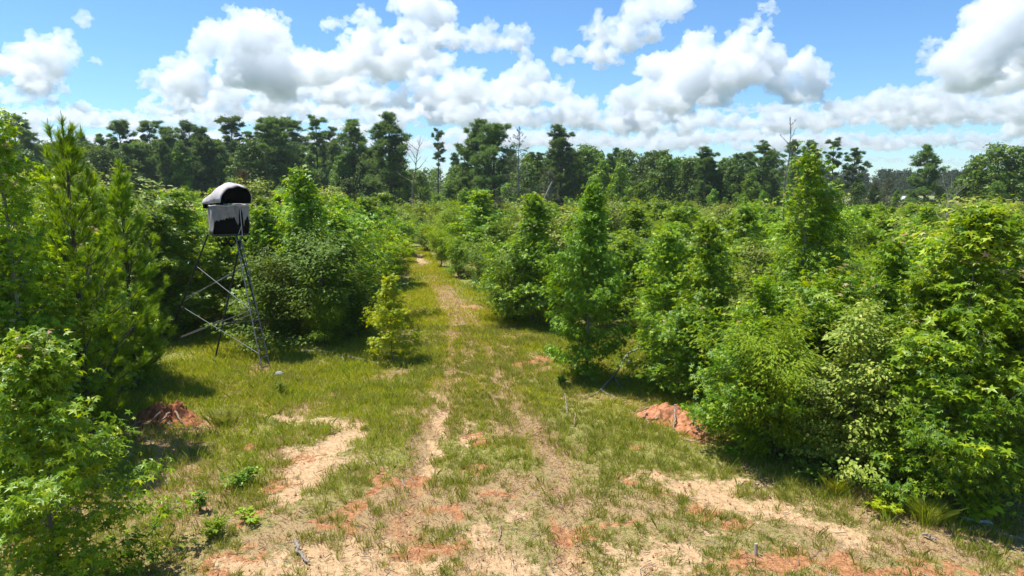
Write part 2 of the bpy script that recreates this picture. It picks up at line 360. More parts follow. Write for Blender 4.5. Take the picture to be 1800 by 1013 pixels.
tag(mobj("ground", gme), 'sandy orange ground with grass, straw and wheel tracks between the thickets', 'ground', kind='structure')

# pale mown field far off on the right
a = Acc(); fx = np.linspace(60, 260, 40); fy = np.linspace(168, 300, 30); FX, FY = np.meshgrid(fx, fy)
i, j = np.meshgrid(np.arange(29), np.arange(39), indexing='ij'); q = i * 40 + j
a.add(np.stack([FX, FY, .12 + .1 * vnoise(FX * .05, FY * .05, 4)], -1), np.stack([q, q + 1, q + 41, q + 40], -1).reshape(-1, 4), 0, True)
tag(mobj("field", a.mesh("field", rough_mat('pale_meadow', [(.3, (.17, .20, .06)), (.7, (.30, .29, .12))], .4))), 'pale mown field glimpsed beyond the trees at far right', 'field', kind='structure')

# ------------------------------------------------------------------ grass: three stuff meshes
def make_grass(name, label, dens, region, hmin, hmax, w, matr, keep, lean=.5, clump=1.2, tall=None):
    x0, x1, y0, y1 = region; n = int((x1 - x0) * (y1 - y0) * dens)
    x = rng.uniform(x0, x1, n); y = rng.uniform(y0, y1, n)
    vis = np.abs(x) < .80 * y + 1.5
    x, y = x[vis], y[vis]
    sd = poly_sd(x, y); s_, c_, t_, tr_ = cover(x, y)
    p = keep(x, y, sd, s_, c_, t_, tr_)
    k = rng.random(len(x)) < p; x, y = x[k], y[k]; n = len(x)
    h = rng.uniform(hmin, hmax, n) * (.55 + .9 * fbm(x * clump, y * clump, 61))
    if tall is not None: h *= tall(x, y)
    far = np.clip(y / 16, 1, 3.5)
    ww = w * far * rng.uniform(.6, 1.3, n)
    ang = rng.uniform(0, 2 * math.pi, n); la = rng.uniform(0, 2 * math.pi, n); ln = h * lean * rng.uniform(.2, 1.3, n)
    z = ground_h(x, y) - .01
    P = np.stack([x, y, z], -1)
    sx = np.stack([np.cos(ang), np.sin(ang), 0 * ang], -1) * ww[:, None] / 2
    l = np.stack([np.cos(la) * ln, np.sin(la) * ln, h], -1)
    mid = P + l * np.array([.38, .38, .6])
    V = np.stack([P - sx, P + sx, mid + sx * .8, P + l, mid - sx * .8], 1).reshape(-1, 3)
    b = (np.arange(n) * 5)[:, None]
    ac = Acc(); ac.add(V, b + np.array([[0, 1, 2, 3, 4]]), 0)
    o = mobj(name, ac.mesh(name, matr)); tag(o, label, 'grass', kind='stuff'); return o

g_green = leaf_mat('grass_blade', [(0, (0.139, 0.209, 0.023)), (.45, (0.232, 0.307, 0.035)), (.75, (0.336, 0.383, 0.070)), (1, (0.510, 0.441, 0.232))], .4, .6, .2, val=.02, tint=(1, 1, .8))
g_lime = leaf_mat('lawn_blade', [(0, (0.186, 0.290, 0.016)), (.5, (0.302, 0.406, 0.023)), (.85, (0.418, 0.487, 0.058)), (1, (0.580, 0.510, 0.209))], .4, .55, .2, val=.02)
g_olive = leaf_mat('weedy_blade', [(0, (0.174, 0.255, 0.019)), (.5, (0.313, 0.383, 0.035)), (.8, (0.441, 0.464, 0.070)), (1, (0.557, 0.487, 0.209))], .4, .6, .2, val=.02, tint=(.9, 1.0, .68))
g_straw = leaf_mat('dry_blade', [(0, (.30, .21, .10)), (.5, (.46, .34, .18)), (1, (.62, .49, .29))], .3, .7, .1, val=.02, tint=(1, .94, .9))

def bare(s_, c_): return np.clip(1 - 2.2 * np.clip(s_ - .28, 0, 1), 0, 1) * np.clip(1 - 1.5 * np.clip(c_ - .3, 0, 1), 0.06, 1)
def k_green(x, y, sd, s_, c_, t_, tr_):
    patch = np.clip((fbm(x * .9, y * .9, 71, 4) - .34) * 4.2, .04, 1) * np.clip((fbm(x * 3.2, y * 3.2, 72, 3) - .28) * 3.5, .05, 1)
    return np.where(sd < .6, patch * bare(s_, c_) ** 1.5 * (1 - .75 * np.clip(t_, 0, 1)) * np.clip(16 / y, .25, 1) ** 1.2, 0)
def k_olive(x, y, sd, s_, c_, t_, tr_):
    zone = np.clip((-1.4 - x) / 2.5, 0, 1) * np.clip((y - 12) / 3, 0, 1) * np.clip((27 - y) / 3, 0, 1) * np.clip((-.18 * y - x) / 1.5 + 1, 0, 1)
    edge = np.clip(1 - np.abs(sd) / 1.1, 0, 1) * .55
    patch = np.clip((fbm(x * 1.1, y * 1.1, 81, 4) - .36) * 4.5, .10, 1) * np.clip((fbm(x * 3, y * 3, 83, 3) - .3) * 4, .15, 1)
    return np.where(sd < .8, np.maximum(zone, edge) * patch * bare(s_, c_) * np.clip(18 / y, .2, 1), 0)
def k_straw(x, y, sd, s_, c_, t_, tr_):
    return np.where(sd < .8, np.clip(.12 + t_, 0, 1) * np.clip(1.1 - 1.5 * np.clip(s_ - .3, 0, 1), .03, 1) * np.clip(1.1 - 1.2 * np.clip(c_ - .3, 0, 1), .06, 1) * np.clip(16 / y, .25, 1) ** 1.2, 0)

def blade_mesh(P, ang, lean_dir, h, lean, w):
    n = len(h); sx = np.stack([np.cos(ang), np.sin(ang), 0 * ang], -1) * (w / 2)[:, None]
    l = np.stack([np.cos(lean_dir) * lean, np.sin(lean_dir) * lean, h], -1); mid = P + l * np.array([.36, .36, .62])
    V = np.stack([P - sx, P + sx, mid + sx * .8, P + l, mid - sx * .8], 1).reshape(-1, 3)
    return V, (np.arange(n) * 5)[:, None] + np.array([[0, 1, 2, 3, 4]])
def make_tufts(name, label, dens, region, nb, rad, hmin, hmax, w, matr, keep, spread=.6):
    x0, x1, y0, y1 = region; n = int((x1 - x0) * (y1 - y0) * dens)
    x = rng.uniform(x0, x1, n); y = rng.uniform(y0, y1, n); vis = np.abs(x) < .80 * y + 1; x, y = x[vis], y[vis]
    c_ = cover(x, y); k = rng.random(len(x)) < keep(x, y, poly_sd(x, y), *c_); x, y = x[k], y[k]
    ts = rng.uniform(.45, 1.25, len(x)) * (.6 + .8 * fbm(x * .7, y * .7, 95))
    i = np.repeat(np.arange(len(x)), nb); m = len(i); a_ = rng.uniform(0, 6.2832, m); q = np.abs(rng.normal(0, 1, m)) * rad * ts[i]
    px, py = x[i] + np.cos(a_) * q, y[i] + np.sin(a_) * q; h = rng.uniform(hmin, hmax, m) * ts[i]
    V, F_ = blade_mesh(np.stack([px, py, ground_h(px, py) - .01], -1), rng.uniform(0, 6.28, m), a_ + rng.normal(0, .5, m), h, h * spread * rng.uniform(.2, 1.4, m), w * np.clip(y[i] / 15, 1, 3) * rng.uniform(.6, 1.3, m))
    ac = Acc(); ac.add(V, F_, 0); return tag(mobj(name, ac.mesh(name, matr)), label, 'grass', kind='stuff')
def k_tuft(x, y, sd, s_, c_, t_, tr_):
    patch = np.clip((fbm(x * .75, y * .75, 71, 4) - .30) * 5, .25, 1) * np.clip((fbm(x * 2.6, y * 2.6, 77, 3) - .27) * 4, .2, 1)
    return np.where(sd < .5, patch * np.clip(1 - 2.3 * np.clip(s_ - .3, 0, 1), .05, 1) * np.clip(1 - 1.5 * np.clip(c_ - .35, 0, 1), .10, 1) * np.clip(1 - 1.6 * np.clip(tr_ - .35, 0, 1), .05, 1), 0)
def k_lawn(x, y, sd, s_, c_, t_, tr_):
    patch = np.clip((fbm(x * .6, y * .6, 75, 4) - .30) * 5, .12, 1)
    return np.where(sd < .6, patch * bare(s_, c_) * np.clip((y - 13) / 6, .12, 1) * (1 - 1.15 * np.clip(t_ - .25, 0, .82)) * np.clip(22 / y, .25, 1), 0)
make_tufts('grass_tufts', 'separate green grass tufts dotted over the sandy foreground', 60, (-11, 12, 8.5, 28), 26, .07, .06, .19, .009, g_green, k_tuft)
make_grass('grass', 'short green grass covering the middle and far part of the track', 900, (-12, 9, 12, 74), .05, .15, .012, g_lime, k_lawn, .7)
make_grass('tall_grass', 'taller olive green weedy grass around the hunting stand and along the thicket edges', 560, (-15, 12, 8.5, 45), .09, .30, .011, g_olive, k_olive, .75)
make_grass('dry_grass', 'dry tan straw lying between the green grass on the tracks', 420, (-11, 12, 8.5, 74), .03, .08, .011, g_straw, k_straw, 2.2)

# ------------------------------------------------------------------ trees
def trunk_line(r, H, wob=.05, n=9):
    z = np.linspace(0, H, n); o = np.cumsum(r.normal(0, wob * H / n, (n, 2)), 0); o[0] = 0
    return np.stack([o[:, 0], o[:, 1], z - .05 * (z == 0)], -1)

def on_line(P, z):
    return np.stack([np.interp(z, P[:, 2], P[:, 0]), np.interp(z, P[:, 2], P[:, 1]), np.interp(z, P[:, 2], P[:, 2])], -1)

def gen_broad(seed, H=4.5, W=2.6, z0=.25, nb=34, dens=9, nl=7, leaf=STAR, ls=.085, sig=.13, prof=None, el=(15, 62), tr_r=.05, young=.0, curve=.25, leaders=1, bark_n=6):
    """a sapling or shrub: trunk, curved branches, clusters of single leaves"""
    r = np.random.default_rng(seed); T = Acc(); C = Acc()
    prof = prof or (lambda t: (1 - t) ** .95 * min(1, .6 + 2.0 * t) + .05)
    Pc, Oc, Yc = [], [], []
    for ld in range(leaders):
        base = np.array([0., 0, 0])
        Hh = H * (1 if ld == 0 else r.uniform(.8, .97))
        P = trunk_line(r, Hh, .05)
        if ld > 0:
            a_ = r.uniform(0, 6.28); P[:, :2] += np.array([math.cos(a_), math.sin(a_)]) * (W * .22 * np.clip(P[:, 2:3] / Hh * 1.5, 0, 1))
        tube(T, P, np.linspace(tr_r, tr_r * .12, len(P)), bark_n)
        for i in range(nb // leaders):
            t = (i + r.random()) / (nb // leaders); z = z0 + (Hh * .96 - z0) * t ** .92
            b0 = on_line(P, np.array([z]))[0]; az = i * 2.4 + r.uniform(-.5, .5)
            Lb = W / 2 * prof(t) * r.uniform(.55, 1.25) * float(.45 + 1.15 * vnoise(math.cos(az) * 1.3 + 7, math.sin(az) * 1.3 + t * 4.5, seed)); e = R(el[0] + (el[1] - el[0]) * t + r.normal(0, 9))
            d = np.array([math.cos(az) * math.cos(e), math.sin(az) * math.cos(e), math.sin(e)])
            s = np.linspace(0, 1, 5)[:, None]
            B = b0 + d * Lb * s + np.array([0, 0, 1]) * curve * Lb * s ** 2
            tube(T, B, np.linspace(tr_r * .32 * (1 - .6 * t), .004, 5), 3, 0, False)
            m = max(2, int(dens * (.4 + Lb / (W / 2))))
            s = np.concatenate([r.uniform(.22, 1, m - 1) ** .8, [1.0]])
            c = b0 + d * Lb * s[:, None] + np.array([0, 0, 1]) * curve * Lb * s[:, None] ** 2
            side = np.array([-math.sin(az), math.cos(az), 0])
            lat = r.uniform(-1, 1, m) * Lb * .36 * (1.15 - .7 * s); lat[-1] = 0
            c = c + side * lat[:, None] + r.normal(0, .04 * W, (m, 3)) * np.array([.6, .6, .5])
            Pc.append(c); Oc.append(np.repeat((d * [1, 1, 0] + 1e-3)[None], m, 0)); Yc.append(s * (.35 + .65 * t))
        m = 5; c = on_line(P, r.uniform(Hh * .86, Hh, m)); Pc.append(c); Oc.append(r.normal(size=(m, 3)) * .3); Yc.append(np.ones(m))
    c = np.concatenate(Pc); o = nrm(np.concatenate(Oc)); yv = np.concatenate(Yc)
    c[:, 2] = np.maximum(c[:, 2], .06)
    k = len(c); ci = np.repeat(np.arange(k), nl)
    p = c[ci] + r.normal(0, sig, (k * nl, 3)) * np.array([1.1, 1.1, .45])
    p[:, 2] = np.maximum(p[:, 2], .03)
    N = np.array([0, 0, 1.0]) + o[ci] * .45 + r.normal(0, .36, (k * nl, 3))
    Td = o[ci] + (p - c[ci]) / max(sig, 1e-3) * .6 + r.normal(0, .3, (k * nl, 3)) + np.array([0, 0, -.3])
    sz = ls * r.uniform(.5, 1.35, k * nl)
    yl = (yv[ci] > .72) & (r.random(k) < young)[ci]
    if leaf is STAR:
        curl = (r.random(k * nl) < .42) & ~yl; place(C, STAR_B, p[curl], N[curl], sz[curl], Td[curl], 0, r); flat_ = ~yl & ~curl
    else: flat_ = ~yl
    place(C, leaf, p[flat_], N[flat_], sz[flat_], Td[flat_], 0, r)
    if yl.any(): place(C, leaf, p[yl], N[yl], sz[yl] * .85, Td[yl], 1, r)
    return T, C

def needle_tufts(C, P, D, r, n=14, ln=.2, w=.012, spread=.75, shoot=.14, mat=0):
    """needles fanned round shoots at P pointing along D"""
    k = len(P); D = nrm(D); i = np.repeat(np.arange(k), n)
    q = r.normal(size=(k * n, 3)); d = nrm(D[i] + spread * nrm(q) * r.uniform(.4, 1.15, (k * n, 1)))
    b = P[i] - D[i] * shoot * r.random((k * n, 1))
    side = nrm(np.cross(d, r.normal(size=(k * n, 3)))) * (w / 2)
    l = ln * r.uniform(.7, 1.2, (k * n, 1))
    tip = b + d * l + np.array([0, 0, -.12]) * l
    V = np.stack([b - side, b + side, tip], 1).reshape(-1, 3)
    C.add(V, (np.arange(k * n) * 3)[:, None] + np.array([[0, 1, 2]]), mat)

def gen_young_pine(seed, H=7, W=3, z0=.8, nb=60, n=16, ln=.19, w=.013, dens=10, candles=False):
    r = np.random.default_rng(seed); T = Acc(); C = Acc(); K = []
    P = trunk_line(r, H, .025); tube(T, P, np.linspace(.09, .015, len(P)), 7)
    pp, dd = [], []
    for i in range(nb):
        t = (i // 5 + r.uniform(-.12, .12)) / (nb / 5); t = min(max(t, 0), .97); z = z0 + (H * .97 - z0) * t
        b0 = on_line(P, np.array([z]))[0]; Lb = W / 2 * ((1 - t) ** .8 * min(1, .6 + 1.6 * t) + .09) * r.uniform(.7, 1.2)
        az = i * 1.2566 + (i // 5) * .5 + r.uniform(-.3, .3); e = R(8 + 45 * t + r.normal(0, 7))
        d = np.array([math.cos(az) * math.cos(e), math.sin(az) * math.cos(e), math.sin(e)])
        s = np.linspace(0, 1, 5)[:, None]; up = np.array([0, 0, .38])
        tube(T, b0 + d * Lb * s + up * Lb * s ** 2, np.linspace(.022 * (1.2 - t), .006, 5), 4, 0, False)
        m = max(3, int(dens * (.35 + Lb / (W / 2))))
        s = np.concatenate([r.uniform(.3, 1, m - 1), [1.]]); side = np.array([-math.sin(az), math.cos(az), 0])
        lat = r.uniform(-1, 1, m) * Lb * .42 * (1.2 - .6 * s); lat[-1] = 0
        c = b0 + d * Lb * s[:, None] + up * Lb * s[:, None] ** 2 + side * lat[:, None] + r.normal(0, .05, (m, 3))
        pp.append(c); dd.append(d * .6 + side * (np.sign(lat) * .5)[:, None] + np.array([0, 0, .75]))
    m = 6; pp.append(on_line(P, np.linspace(H * .86, H, m))); dd.append(np.array([[0, 0, 1.]] * m))
    pp = np.concatenate(pp); dd = np.concatenate(dd)
    needle_tufts(C, pp, dd, r, n, ln, w)
    if candles:
        top = np.argsort(-pp[:, 2])[:14]
        for q in top:
            h = r.uniform(.10, .26); K.append(Acc()); tube(K[-1], [pp[q], pp[q] + [r.normal(0, .01), r.normal(0, .01), h]], [.012, .005], 4)
    return T, C, K

def gen_tall_pine(seed, H=20, crown=.5, W=6, nb=26, puff=34, ts=.42, open_=.5, flat=.8, top_round=True):
    """mature pine: bare trunk, limbs, needle puffs with sky between them"""
    r = np.random.default_rng(seed); T = Acc(); C = Acc()
    P = trunk_line(r, H, .03, 11); tube(T, P, np.linspace(.24, .05, len(P)), 7)
    cen, rad = [], []
    for i in range(nb):
        t = (i + r.random()) / nb; z = H * (1 - crown) + H * crown * .97 * t
        f = (math.sqrt(1 - (t * .93) ** 3) * min(1, .55 + 1.1 * t) if top_round else (1 - t) ** .6 * .9 + .15)
        Lb = W / 2 * f * r.uniform(.55, 1.2)
        az = i * 2.4 + r.uniform(-.6, .6); e = R(12 + 50 * t + r.normal(0, 12))
        d = np.array([math.cos(az) * math.cos(e), math.sin(az) * math.cos(e), math.sin(e)])
        b0 = on_line(P, np.array([z]))[0]; s = np.linspace(0, 1, 4)[:, None]
        B = b0 + d * Lb * s + np.array([0, 0, .15]) * Lb * s ** 2
        tube(T, B, np.linspace(.075 * (1.15 - .7 * t), .02, 4), 4, 0, False)
        for s_ in ([1.0, .62] if Lb > 1.3 else [.85]):
            if r.random() < open_ * .35: continue
            cen.append(b0 + d * Lb * s_ + np.array([0, 0, .15]) * Lb * s_ ** 2 + r.normal(0, .22, 3)); rad.append(r.uniform(.4, .95) * (.65 + .09 * W))
            c_0, r_0 = cen[-1], rad[-1]
            for _ in range(4):
                cen.append(c_0 + nrm(r.normal(0, 1, 3)) * r_0 * r.uniform(.35, .75) * [1, 1, .8]); rad.append(r_0 * r.uniform(.45, .8))
    cen.append(P[-1]); rad.append(.8)
    cen = np.array(cen); rad = np.array(rad) * .60
    k = len(cen); i = np.repeat(np.arange(k), puff)
    g_ = r.normal(size=(k * puff, 3)); u = nrm(g_)
    p = cen[i] + g_ * rad[i, None] * .52 * np.array([1, 1, flat * .8])
    Dn = u * .8 + np.array([0, 0, .7])
    n = 6
    ii = np.repeat(np.arange(len(p)), n)
    needle_tufts(C, p, Dn, r, n, ts * 1.15, ts * .17, .9, ts * .5)
    return T, C

def gen_forest(seed, H=12, W=8, z0=.25, lobes=22, per=95, ls=.30, leaf=STAR3, gaps=.0, sq=.75):
    """broadleaf forest tree: limbs to lobes, each lobe a shell of leaf sprays"""
    r = np.random.default_rng(seed); T = Acc(); C = Acc()
    P = trunk_line(r, H * .88, .04, 8); tube(T, P, np.linspace(.2, .04, len(P)), 6)
    cen, rad = [], []
    for i in range(lobes):
        t = (i + r.random()) / lobes; z = H * (z0 + (1 - z0) * .93 * t)
        f = math.sin(math.pi * min(1, .3 + .68 * t)) ** .75; az = i * 2.4 + r.uniform(-.5, .5)
        rr = W / 2 * f * r.uniform(.3, .82)
        c = np.array([math.cos(az) * rr, math.sin(az) * rr, z]) + on_line(P, np.array([min(z, H * .85)]))[0] * [1, 1, 0]
        cen.append(c); rad.append(W * .19 * r.uniform(.7, 1.25) * (1.1 - .35 * t))
        b0 = on_line(P, np.array([max(.3, z - rr * .7)]))[0] if z - rr * .7 < H * .85 else P[-1]
        tube(T, [b0, (b0 + c) / 2 + [0, 0, .1], c], [.07, .045, .015], 4, 0, False)
    cen = np.array(cen); rad = np.array(rad)
    k = lobes; i = np.repeat(np.arange(k), per)
    u = nrm(r.normal(size=(k * per, 3)) + np.array([0, 0, .25])); q = rad[i, None] * r.uniform(.45, 1.12, (k * per, 1))
    p = cen[i] + u * q * np.array([1, 1, sq]); p[:, 2] = np.maximum(p[:, 2], .1)
    place(C, leaf, p, u * .55 + np.array([0, 0, .5]) + r.normal(0, .45, (k * per, 3)), ls * r.uniform(.6, 1.3, k * per), None, 0, r)
    return T, C

def gen_bare(seed, H=9, nb=16, W=2.5, r0=.07, lean=0., top=.5, sub=4):
    """leafless dead tree"""
    r = np.random.default_rng(seed); T = Acc(); B_ = Acc()
    P = trunk_line(r, H, .05, 10); P[:, 0] += lean * P[:, 2]
    tube(T, P, np.linspace(r0, .012, len(P)), 6)
    for i in range(nb):
        t = (i + r.random()) / nb; z = H * (1 - top) + H * top * .95 * t; b0 = on_line(P, np.array([z]))[0]
        Lb = W / 2 * (1.1 - .75 * t) * r.uniform(.5, 1.2); az = i * 2.4 + r.uniform(-.5, .5); e = R(20 + 35 * t + r.normal(0, 10))
        d = np.array([math.cos(az) * math.cos(e), math.sin(az) * math.cos(e), math.sin(e)])
        s = np.linspace(0, 1, 5)[:, None]
        B = b0 + d * Lb * s + np.array([0, 0, .3]) * Lb * s ** 2 + np.cumsum(r.normal(0, .03 * Lb, (5, 3)), 0) * (s > 0)
        tube(B_, B, np.linspace(r0 * .35, .006, 5), 4, 0, False)
        for _ in range(sub):
            q = B[r.integers(1, 4)]; d2 = nrm(d + r.normal(0, .6, 3) + [0, 0, .2]); l2 = Lb * r.uniform(.2, .45)
            tube(B_, [q, q + d2 * l2 * .5, q + d2 * l2 + [0, 0, .1 * l2]], [r0 * .16, .008, .004], 3, 0, False)
    return T, B_

# --- prototypes (meshes only; every tree in the scene is its own empty + trunk + crown)
PROTO = {}
def proto(key, TC, tm, cm):
    PROTO.setdefault(key, []).append((TC[0].mesh('trunk', tm), TC[1].mesh('crown', cm)))

cone = lambda t: (1 - t) ** 1.15 * min(1, .7 + 1.6 * t) + .05
dome = lambda t: math.sin(math.pi * min(1, .28 + .72 * t)) ** .6 * .95 + .08
gumM = [M['gum'], M['gum_young']]
for s in range(6): proto('gum_near', gen_broad(100 + s, 5, 3.3, .2, 42, 15, 11, STAR, .092, .13, None if s % 2 else cone, (10, 60), .05, .13, .22), M['bark_grey'], gumM)
for s in range(8): proto('gum_mid', gen_broad(130 + s, 4.5, 3.3, .2, 36, 12, 10, STAR, .105, .14, None if s % 2 else cone, (12, 62), .05, .09, .22), M['bark_grey'], gumM)
for s in range(4): proto('gum_bush', gen_broad(150 + s, 3.2, 3.0, .05, 48, 12, 10, STAR, .095, .16, dome, (8, 60), .035, .1, .2, 2), M['bark_grey'], gumM)
for s in range(4): proto('oak', gen_broad(170 + s, 4, 2.8, .12, 44, 13, 13, OVAL, .10, .11, dome, (12, 62), .05, 0, .2, 2), M['bark'], M['oak'])
for s in range(5): proto('shrub', gen_broad(190 + s, 3.2, 2.9, .03, 50, 13, 13, OVAL, .095, .15, dome, (8, 65), .04, 0, .2, 3), M['bark'], M['shrub'])
for s in range(4): proto('feather', gen_broad(210 + s, 3, 2.6, .03, 60, 15, 15, LONG, .10, .12, dome, (20, 70), .025, 0, .3, 4), M['bark'], M['feather'])
for s in range(2): proto('bacch', gen_broad(220 + s, 2.2, 2.2, .1, 60, 10, 12, LONG, .13, .10, dome, (35, 80), .02, 0, .3, 5), M['bark'], M['bacch'])
for s in range(4):
    T, C, K = gen_young_pine(230 + s, 6, 3.2, .4, 56, 44, .25, .02, 8); proto('young_pine', (T, C), M['bark_pine'], M['pine_y'])
for s in range(7): proto('pine', gen_tall_pine(300 + s, 20, [.45, .6, .7, .4, .55, .8, .65][s], [6, 7, 7.5, 5.5, 8, 6.5, 7][s], [24, 30, 36, 20, 32, 38, 32][s], 22, .40, [.6, .4, .2, .7, .4, .1, .3][s]), M['bark_pine'], M['pine'])
for s in range(3): proto('pine_full', gen_tall_pine(320 + s, 14, .9, 6.5, 46, 17, .42, .0, .85, s != 1), M['bark_pine'], M['pine'])
for s in range(5): proto('forest', gen_forest(340 + s, 12, 8, .18, 26, 105, .33), M['bark'], M['forest'])
for s in range(4): proto('forest_b', gen_forest(360 + s, 9, 5, .1, 24, 95, .27), M['bark'], M['forest_b'])
for s in range(2): proto('oak_big', gen_forest(380 + s, 14, 9, .25, 30, 80, .36, STAR3, 0, .6), M['bark'], M['forest'])

KIND = {'gum_near': ('sweetgum_sapling', 'sapling', 5.0), 'gum_mid': ('sweetgum_sapling', 'sapling', 4.5), 'gum_bush': ('sweetgum_bush', 'bush', 3.2), 'oak': ('oak_sapling', 'sapling', 4.0),
        'shrub': ('leafy_shrub', 'shrub', 3.2), 'feather': ('feathery_shrub', 'shrub', 3.0), 'bacch': ('bright_shrub', 'shrub', 2.2), 'young_pine': ('young_pine', 'pine tree', 6.0),
        'pine': ('tall_pine', 'pine tree', 20.0), 'pine_full': ('bushy_pine', 'pine tree', 14.0), 'forest': ('broadleaf_tree', 'tree', 12.0), 'forest_b': ('broadleaf_tree', 'tree', 9.0), 'oak_big': ('broadleaf_tree', 'tree', 14.0)}
PLANTED = []      # (x, y, radius)
def plant(key, x, y, H, label=None, group=None, var=None, wf=1.0, rz=None, name=None, z=None):
    nm, cat, h0 = KIND[key]; v = PROTO[key][(var if var is not None else random.randrange(99)) % len(PROTO[key])]
    s = H / h0
    z = float(ground_h(np.array([x]), np.array([y]))[0]) - .02 if z is None else z
    o = thing(name or nm, label or 'x', cat, (x, y, z), random.uniform(0, 6.28) if rz is None else rz, (s * wf, s * wf, s), group)
    mobj('trunk', v[0], o); mobj('crown', v[1], o)
    PLANTED.append((x, y, .5 * wf * s * 2.4)); o['_k'] = key
    return o
def solo(name, label, cat, loc, T, C, tm, cm, rz=0, cname='crown', sc=1):
    o = thing(name, label, cat, loc, rz, sc); mobj('trunk', T.mesh('trunk', tm), o)
    mobj(cname, C.mesh(cname, cm), o); PLANTED.append((loc[0], loc[1], 1.0)); return o
def top_h(px, py, y): return float(AT(px, py, y)[2])

# --- landmark trees and shrubs: base pixel, top pixel -> place and height on the ground
def lm(key, px, by, ty, label, wf=1.0, var=None, name=None, dx=0):
    g = G(px, by); return plant(key, g[0], g[1], top_h(px, ty, g[1]), label, None, var, wf, name=name)
lm_proto_dark = gen_broad(900, 6, 3.7, .1, 66, 17, 12, STAR, .092, .13, cone, (8, 58), .06, .03, .2)
g = G(1030, 668)
solo('sweetgum_tree', 'tall conical deep green sweetgum standing alone at the right edge of the track', 'tree', (g[0], g[1], -.02), *lm_proto_dark, M['bark_grey'], [M['gum_dark'], M['gum']], .4, sc=(.80, .80, top_h(1030, 318, g[1]) / 6))
g = G(690, 634)
solo('sweetgum_sapling', 'small yellow green sapling standing alone in the grass left of the track', 'sapling', (g[0], g[1], -.02), *gen_broad(901, 2.9, 2.1, .15, 34, 11, 8, STAR, .082, .085, cone, (5, 58), .025, 0, .15), M['bark_grey'], [M['gum_yellow'], M['gum_yellow']], 1.0, sc=(1, 1, top_h(690, 480, g[1]) / 2.9))
g = G(1405, 690)
solo('sweetgum_tree', 'tallest sweetgum with two leaders rising above the right thicket into the sky', 'tree', (g[0], g[1], -.02), *gen_broad(903, 7.2, 3.1, .4, 84, 12, 10, STAR, .088, .15, None, (15, 66), .07, .12, .22, 2), M['bark_grey'], gumM, .7, sc=(1, 1, top_h(1410, 250, g[1]) / 7.2))
# near bush at bottom left, base just out of frame
g = AT(105, 1013, 9.3); H_ = top_h(45, 585, 9.0)
solo('sweetgum_bush', 'bright sweetgum bush filling the bottom left corner, star leaves sharp and near', 'bush', (-6.5, 9.1, -.02), *gen_broad(904, H_, 3.0, .1, 58, 15, 9, STAR, .08, .12, lambda t: (1 - t) ** 1.15 * min(1, .7 + 1.5 * t) + .1, (8, 60), .04, .12, .2, 1), M['bark_grey'], gumM, .2)
g = AT(8, 180, 14)
solo('sweetgum_tree', 'tall thin sweetgum cut off by the left edge with its tip against the sky', 'tree', (g[0] - .15, 14, -.02), *gen_broad(905, g[2], 2.7, .4, 60, 11, 8, STAR, .088, .13, lambda t: (1 - t) ** .9 * min(1, .6 + 2 * t) + .1, (15, 66), .07, .25, .22), M['bark_grey'], gumM)
for px, ty, y, W, sd_, lab in ((105, 212, 15.5, 3.5, 910, 'tallest young pine on the left, upright pale candles on its tip'), (205, 285, 19.5, 2.5, 911, 'young pine right of the tallest one on the left, with thin open branches')):
    g = AT(px, ty, y); T, C, K = gen_young_pine(sd_, g[2], W, .5, 66, 64, .25, .015, 8, True)
    o = solo('young_pine', lab, 'pine tree', (g[0], y, -.02), T, C, M['bark_pine'], M['pine_y']); [mobj('candle', k_.mesh('candle', M['candle']), o) for k_ in K]

L_ = lm
L_('gum_near', 935, 572, 338, 'broad sweetgum at the right of the track behind the lone conical one', 1.15, 1)
L_('shrub', 905, 563, 450, 'dark rounded shrub at the foot of the broad sweetgum, touching the track', 1.15, 0)
L_('gum_near', 1690, 858, 352, 'large sweetgum at right with pinkish new leaves on its crown', 1.25, 3)
L_('gum_near', 1600, 842, 470, 'sweetgum in front right between the pale oak and the large pink-tipped one', 1.1, 2)
L_('oak', 1490, 838, 545, 'pale green oak with long narrow leaves in the right foreground', 1.05, 1)
L_('oak', 1440, 815, 640, 'low oak bush with narrow leaves below the pale oak', 1.3, 2)
L_('gum_bush', 1298, 790, 590, 'bright sweetgum bush just right of the orange clay mound', 1.0, 0)
L_('feather', 1365, 802, 590, 'dense dark feathery shrub right of the bush beside the clay mound', 1.1, 0)
L_('gum_bush', 1195, 700, 560, 'low pale bush directly behind the orange clay mound', 1.1, 1)
L_('gum_near', 1330, 745, 480, 'sweetgum rising behind the feathery shrub in the right foreground', 1.0, 4)
L_('gum_near', 1160, 655, 395, 'sweetgum at the left end of the right thicket beside the fallen branch', 1.0, 5)
L_('gum_near', 1240, 690, 380, 'slender sweetgum behind the clay mound in the right thicket', .95, 0)
L_('gum_near', 1540, 770, 420, 'sweetgum behind the pale oak at right', 1.0, 1)
L_('gum_near', 1775, 850, 400, 'sweetgum cut off by the right edge of the view', 1.1, 4)
L_('gum_bush', 1650, 893, 640, 'low sweetgum bush under the large pink-tipped sweetgum', .85, 2)
L_('shrub', 1570, 868, 720, 'small dark shrub in shade at the foot of the right thicket', .9, 2)
L_('gum_bush', 232, 680, 572, 'bright leafy bush left of the hunting stand', .75, 1)
L_('gum_near', 60, 735, 400, 'sweetgum in front of the young pines at left', 1.05, 2)
L_('gum_near', 135, 725, 350, 'sweetgum between the pines and the bright leafy bush at left', .95, 3)
L_('gum_near', 35, 800, 395, 'sweetgum close to the left edge in front of the tallest pine', 1.0, 1)
L_('gum_near', 125, 765, 455, 'narrow sweetgum just left of the root ball', .7, 5)
L_('gum_bush', 110, 745, 590, 'low sweetgum bush in front of the left pines', 1.0, 3)
